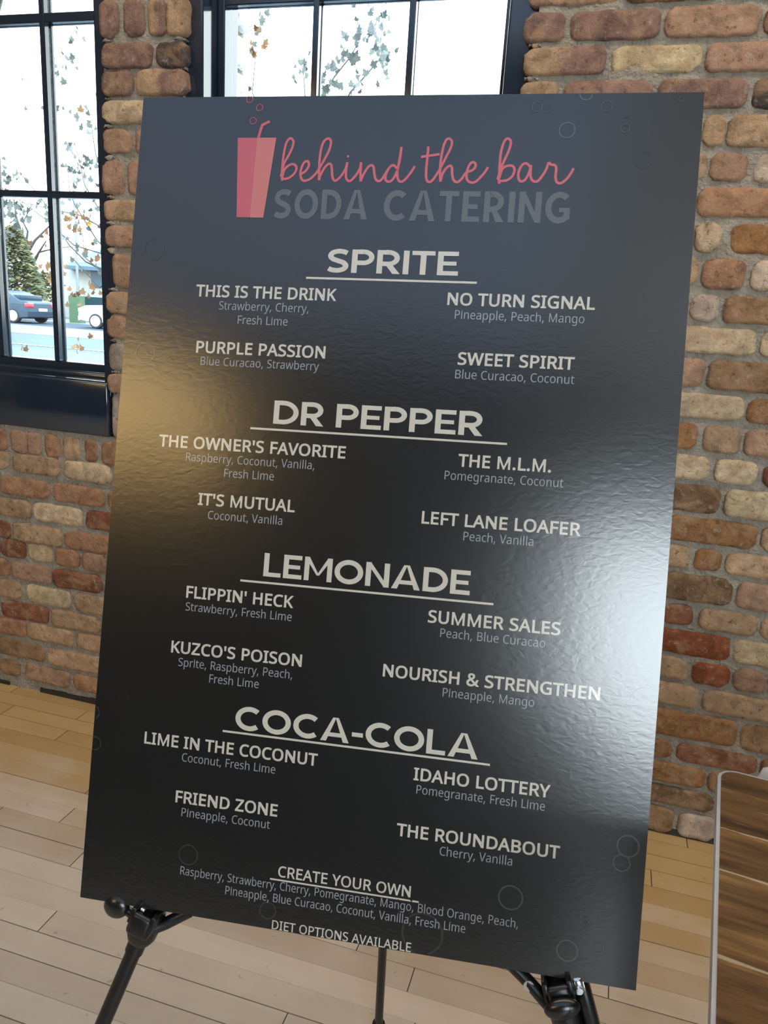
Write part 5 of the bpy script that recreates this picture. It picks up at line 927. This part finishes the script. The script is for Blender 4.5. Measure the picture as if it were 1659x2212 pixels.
def tree(name, label, trunk, branches, clusters, size, loc, group=None):
    root = tag(empty(name, loc), label, 'tree', group)
    t = MB(); t.tube(trunk[0], trunk[1], 12); child(t, 'trunk', BARK, root)
    b = MB(); fo = MB()
    for pts, r in branches:
        b.tube(pts, [r * (1 - 0.75 * i / (len(pts) - 1)) for i in range(len(pts))], 6)
        if size: 
            for i in range(len(pts) - 1):
                a, c = Vector(pts[i]), Vector(pts[i + 1])
                for k in range(int((c - a).length / 0.16) + 1):
                    if random.random() < 0.55: leaf(fo, a.lerp(c, random.random()) + Vector((random.gauss(0, 0.03), random.gauss(0, 0.05), random.gauss(-0.02, 0.03))), size * random.uniform(0.6, 1.1), random.choice((0, 0, 0, 1)))
    child(b, 'branches', BARK, root)
    for p, s, mi in clusters:
        for k in range(max(1, int(s * s * 1.7 + 1.0))):
            leaf(fo, Vector(p) + Vector((random.gauss(0, 0.022 * s), random.gauss(0, 0.08), random.gauss(0, 0.026 * s))), size * random.uniform(0.6, 1.15), mi)
    if fo.f: child(fo, 'foliage', [LEAFG, LEAFO, LEAFY], root, recalc=False)
    return root
TRUNK_A = ([(-4.33, 5.0, -0.25), (-4.36, 5.0, 0.9), (-4.374, 5.0, 1.216), (-4.368, 5.0, 1.561), (-4.343, 5.0, 3.015)], [0.06, 0.05, 0.042, 0.035, 0.015])
BR_A = [([(-4.38, 5.0, 0.863), (-4.601, 5.12, 1.56), (-5.145, 5.24, 1.27), (-5.445, 5.36, 1.451), (-5.742, 5.48, 1.634)], 0.011), ([(-4.374, 5.0, 1.216), (-4.817, 5.12, 1.375), (-5.143, 5.24, 1.461), (-5.397, 5.36, 1.522), (-5.682, 5.48, 1.683), (-5.93, 5.6, 1.88), (-6.118, 5.72, 2.074), (-6.388, 5.84, 2.267), (-6.693, 5.96, 2.484), (-7.023, 6.08, 2.649)], 0.011), ([(-4.371, 5.0, 1.389), (-4.8, 5.12, 1.941), (-5.145, 5.24, 2.527), (-5.263, 5.36, 2.741), (-5.364, 5.48, 2.98), (-5.393, 5.6, 3.266)], 0.008), ([(-4.521, 5.0, 1.554), (-4.959, 5.12, 1.894), (-5.286, 5.24, 2.248), (-5.426, 5.36, 2.483), (-5.565, 5.48, 2.679), (-5.679, 5.6, 2.814)], 0.008), ([(-4.525, 5.0, 1.382), (-5.072, 5.12, 1.716), (-5.419, 5.24, 2.071), (-5.561, 5.36, 2.213), (-5.666, 5.48, 2.449), (-5.801, 5.6, 2.546)], 0.008), ([(-4.527, 5.0, 1.295), (-4.951, 5.12, 1.368), (-5.316, 5.24, 1.558), (-5.428, 5.36, 1.845), (-5.461, 5.48, 2.144)], 0.008), ([(-4.85, 5.0, 1.798), (-5.251, 5.12, 1.946), (-5.655, 5.24, 2.008), (-6.082, 5.36, 2.072), (-6.717, 5.48, 2.168)], 0.008), ([(-4.728, 5.0, 1.546), (-5.346, 5.12, 1.663), (-5.763, 5.24, 1.907), (-6.195, 5.36, 2.115), (-6.709, 5.48, 2.261)], 0.008)]
CL_A = [((-5.121, 4.969, 3.593), 0.9, 0), ((-5.23, 5.122, 3.562), 0.9, 0), ((-5.209, 5.035, 3.46), 0.9, 0), ((-5.494, 5.152, 3.421), 0.9, 0), ((-5.405, 5.163, 3.398), 0.9, 0), ((-5.109, 4.883, 3.275), 0.9, 0), ((-5.107, 4.857, 3.217), 0.9, 0), ((-5.503, 5.269, 3.326), 0.9, 0), ((-5.381, 4.98, 3.14), 0.9, 0), ((-5.283, 4.967, 3.151), 0.9, 0), ((-5.696, 5.348, 3.418), 0.9, 0), ((-5.722, 5.085, 3.13), 0.9, 0), ((-5.835, 5.268, 3.093), 0.9, 0), ((-5.659, 5.088, 2.984), 0.9, 0), ((-5.896, 5.17, 2.973), 0.9, 0), ((-5.367, 4.925, 2.889), 0.9, 0), ((-5.376, 5.167, 2.906), 0.9, 0), ((-5.211, 5.284, 2.892), 1.6, 0), ((-5.12, 5.112, 2.729), 1.4, 0), ((-5.448, 5.221, 2.618), 1.6, 0), ((-5.312, 5.186, 2.536), 0.9, 0), ((-5.048, 4.882, 2.419), 1.5, 0), ((-5.176, 5.229, 2.482), 1.8, 0), ((-5.169, 5.146, 2.425), 1.4, 0), ((-5.348, 5.001, 2.43), 1.3, 0), ((-5.209, 4.866, 2.345), 1.6, 0), ((-5.384, 5.283, 2.361), 1.5, 0), ((-5.297, 5.086, 2.362), 0.9, 0), ((-5.268, 5.209, 2.235), 2.2, 0), ((-5.602, 5.289, 2.285), 0.9, 0), ((-5.386, 5.207, 2.241), 1.3, 0), ((-6.315, 5.311, 2.421), 2, 0), ((-6.107, 5.047, 2.268), 1.6, 0), ((-6.276, 5.25, 2.223), 2.2, 0), ((-6.03, 5.072, 2.317), 1.4, 0), ((-6.145, 5.318, 2.312), 0.9, 0), ((-6.304, 5.289, 2.012), 3, 0), ((-5.832, 4.899, 1.95), 2.4, 0), ((-5.992, 4.918, 1.883), 2.6, 0), ((-5.862, 4.958, 1.87), 2, 0), ((-6.296, 5.333, 1.857), 2.4, 0), ((-5.698, 5.068, 2.006), 1.5, 0), ((-5.36, 5.163, 2.062), 1.6, 0), ((-5.188, 5.001, 1.916), 1.8, 1), ((-5.171, 5.104, 1.903), 1.1, 2), ((-5.246, 5.043, 1.833), 2, 1), ((-5.036, 5.025, 1.957), 1.3, 0), ((-5.182, 5.143, 1.816), 1.5, 0), ((-5.258, 5.142, 1.809), 0.9, 0), ((-5.277, 5.302, 1.614), 1.6, 1), ((-5.152, 5.191, 1.578), 1, 1), ((-5.865, 5.314, 1.707), 1.4, 1), ((-5.925, 5.278, 1.647), 1, 1), ((-5.753, 5.345, 1.38), 1.6, 1), ((-5.575, 5.186, 1.447), 1.4, 1), ((-5.17, 4.932, 1.162), 2.2, 1), ((-5.32, 5.28, 1.258), 1.6, 1), ((-5.728, 5.332, 1.216), 1.2, 1), ((-5.51, 5.302, 0.591), 0.9, 1), ((-6.105, 5.135, 0.625), 1.2, 1), ((-5.256, 5.207, 0.802), 1, 1), ((-5.182, 4.956, 0.695), 1.2, 1), ((-5.812, 5.266, 1.428), 1.2, 1)]
TRUNK_B = ([(-3.078, 5.6, -0.25), (-3.078, 5.6, 0.098), (-3.111, 5.6, 1.034), (-3.047, 5.6, 2.632)], [0.055, 0.045, 0.035, 0.018])
BR_B = [([(-3.111, 5.6, 1.034), (-3.096, 5.72, 2.655), (-2.98, 5.84, 3.214), (-2.951, 5.96, 3.375), (-2.837, 6.08, 3.585), (-2.796, 6.2, 3.757), (-2.796, 6.32, 3.921), (-2.822, 6.44, 4.122)], 0.011), ([(-3.111, 5.6, 1.034), (-2.928, 5.72, 2.656), (-2.734, 5.84, 3.211), (-2.625, 5.96, 3.389), (-2.533, 6.08, 3.562), (-2.531, 6.2, 3.71), (-2.596, 6.32, 3.871)], 0.011), ([(-3.111, 5.6, 1.034), (-3.414, 5.72, 2.653), (-3.758, 5.84, 3.223), (-3.788, 5.96, 3.587), (-3.811, 6.08, 3.872)], 0.008), ([(-2.882, 5.6, 2.633), (-3.138, 5.72, 3.105), (-3.223, 5.84, 3.419), (-3.23, 5.96, 3.595)], 0.008)]
CL_B = [((-3.684, 5.737, 3.75), 2.2, 0), ((-3.593, 5.592, 3.639), 1.8, 1), ((-3.566, 5.482, 3.53), 1.8, 1), ((-3.689, 5.877, 3.851), 1.5, 0), ((-3.65, 5.945, 3.964), 0.9, 0), ((-3.581, 5.494, 3.523), 1.3, 0), ((-3.197, 5.85, 3.526), 1.4, 0), ((-3.164, 5.655, 3.374), 0.9, 0), ((-3.13, 5.525, 3.271), 0.9, 0), ((-2.716, 5.597, 3.592), 1.3, 0), ((-2.836, 5.834, 3.584), 1.6, 0), ((-2.761, 5.886, 3.597), 1.5, 0), ((-2.793, 5.472, 3.354), 1.7, 0), ((-2.774, 5.757, 3.462), 1.4, 0), ((-2.556, 5.472, 3.401), 1.8, 0), ((-2.843, 5.809, 3.439), 1.4, 0), ((-2.556, 5.615, 3.725), 1.2, 0), ((-2.686, 5.89, 3.714), 2, 0), ((-2.579, 5.94, 3.734), 2.6, 0), ((-2.465, 5.703, 3.739), 2.4, 0), ((-2.513, 5.949, 3.878), 1.3, 0), ((-2.403, 5.605, 3.436), 1.8, 0), ((-2.305, 5.488, 3.341), 2.2, 0), ((-2.411, 5.75, 3.574), 1.4, 0), ((-2.805, 5.466, 3.181), 1.8, 0), ((-2.739, 5.549, 3.229), 1.4, 0), ((-2.523, 5.654, 3.323), 1.2, 0), ((-2.621, 5.755, 3.267), 1.8, 0), ((-2.597, 5.528, 3.149), 1.3, 0), ((-2.829, 5.471, 3.749), 0.9, 0), ((-2.454, 5.884, 3.969), 1.3, 0), ((-2.717, 5.607, 3.89), 1.3, 0), ((-2.428, 5.929, 3.915), 0.9, 0), ((-3.313, 5.898, 3.233), 1, 0), ((-2.925, 5.639, 3.279), 1, 0), ((-2.462, 5.68, 3.302), 1, 0), ((-2.306, 5.71, 3.499), 0.7, 0), ((-2.267, 5.772, 3.52), 0.7, 0), ((-2.585, 5.748, 3.878), 1, 0)]
TRUNK_C = ([(-29.736, 33.0, -0.25), (-29.75, 33.0, 1.034), (-29.732, 33.0, 1.733), (-29.751, 33.0, 2.31), (-29.704, 33.0, 2.999), (-29.788, 33.0, 3.45)], [0.2, 0.18, 0.17, 0.16, 0.15, 0.12])
BR_C = [([(-29.751, 33.0, 2.31), (-29.3, 33.0, 2.627), (-29.018, 33.0, 3.026), (-28.53, 33.0, 3.608)], 0.11), ([(-29.704, 33.0, 2.999), (-29.238, 33.0, 3.583), (-29.316, 34.0, 4.253), (-28.566, 34.0, 4.845)], 0.09), ([(-29.788, 33.0, 3.45), (-30.065, 33.0, 4.006), (-30.303, 33.0, 4.673), (-30.381, 33.0, 5.562)], 0.1), ([(-29.788, 33.0, 3.45), (-29.635, 33.0, 4.02), (-29.89, 33.0, 4.461), (-29.263, 33.0, 5.366)], 0.07), ([(-29.018, 33.0, 3.026), (-28.558, 33.0, 3.134), (-27.99, 33.0, 3.246), (-27.149, 33.0, 3.367), (-26.328, 33.0, 3.287)], 0.05)]

tree('street_tree', 'leafy young street tree seen through the window left of the brick pier', TRUNK_A, BR_A, CL_A, 0.072, TRUNK_A[0][0], 'young street trees')
tree('street_tree', 'sparse young street tree seen through the window above the menu sign', TRUNK_B, BR_B, CL_B, 0.078, TRUNK_B[0][0], 'young street trees')
tree('bare_tree', 'bare forked tree with grey trunk beside the evergreen', TRUNK_C, BR_C, [], 0.0, TRUNK_C[0][0])
ev = tag(empty('evergreen_tree', (-28.8, 31, GZ)), 'yellow green evergreen tree behind the dark sedan', 'tree')
t = MB(); t.tube([(-28.8, 31, GZ), (-28.8, 31, 3.8)], [0.16, 0.03], 10); child(t, 'trunk', BARK, ev)
fo = MB()
for i in range(2600):
    h = random.random() ** 0.8; z_ = 0.1 + h * 4.2; rad = (1 - h) ** 0.7 * 1.75 * random.uniform(0.55, 1.0); a = random.uniform(0, 6.283)
    p = Vector((-28.8 + rad * math.cos(a), 31 + rad * math.sin(a), z_ + GZ)); s = random.uniform(0.10, 0.24)
    d = Vector((math.cos(a), math.sin(a), random.uniform(-0.3, 0.5))).normalized(); w_ = d.cross(Vector((0, 0, 1))).normalized() * s * 0.5 
    fo.add([p - w_, p + d * s * 1.3, p + w_, p + Vector((0, 0, s * 0.5))], [(0, 1, 3), (1, 2, 3), (2, 0, 3)], random.choice((0, 0, 1)))
child(fo, 'foliage', [leaf_mat('evergreen_needles', (0.09, 0.10, 0.06)), leaf_mat('evergreen_tips', (0.17, 0.145, 0.075))], ev, recalc=False)
hd = tag(empty('hedge', (-30, 34, GZ)), 'low tan and green shrubs behind the dark sedan', 'shrub')
fo = MB()
for i in range(1500):
    p = Vector((random.uniform(-31.2, -28.9), random.uniform(33.6, 34.6), GZ + 2.3 * random.random() ** 1.3)); s = random.uniform(0.08, 0.2)
    d = Vector((random.gauss(0, 1), random.gauss(0, 1), random.gauss(0, 1))).normalized(); w_ = d.orthogonal().normalized() * s * 0.5
    fo.add([p - w_, p + d * s * 1.2, p + w_], [(0, 1, 2)], random.choice((0, 1, 1)))
child(fo, 'foliage', [leaf_mat('shrub_green', (0.055, 0.07, 0.04)), leaf_mat('shrub_tan', (0.14, 0.105, 0.05))], hd, recalc=False)
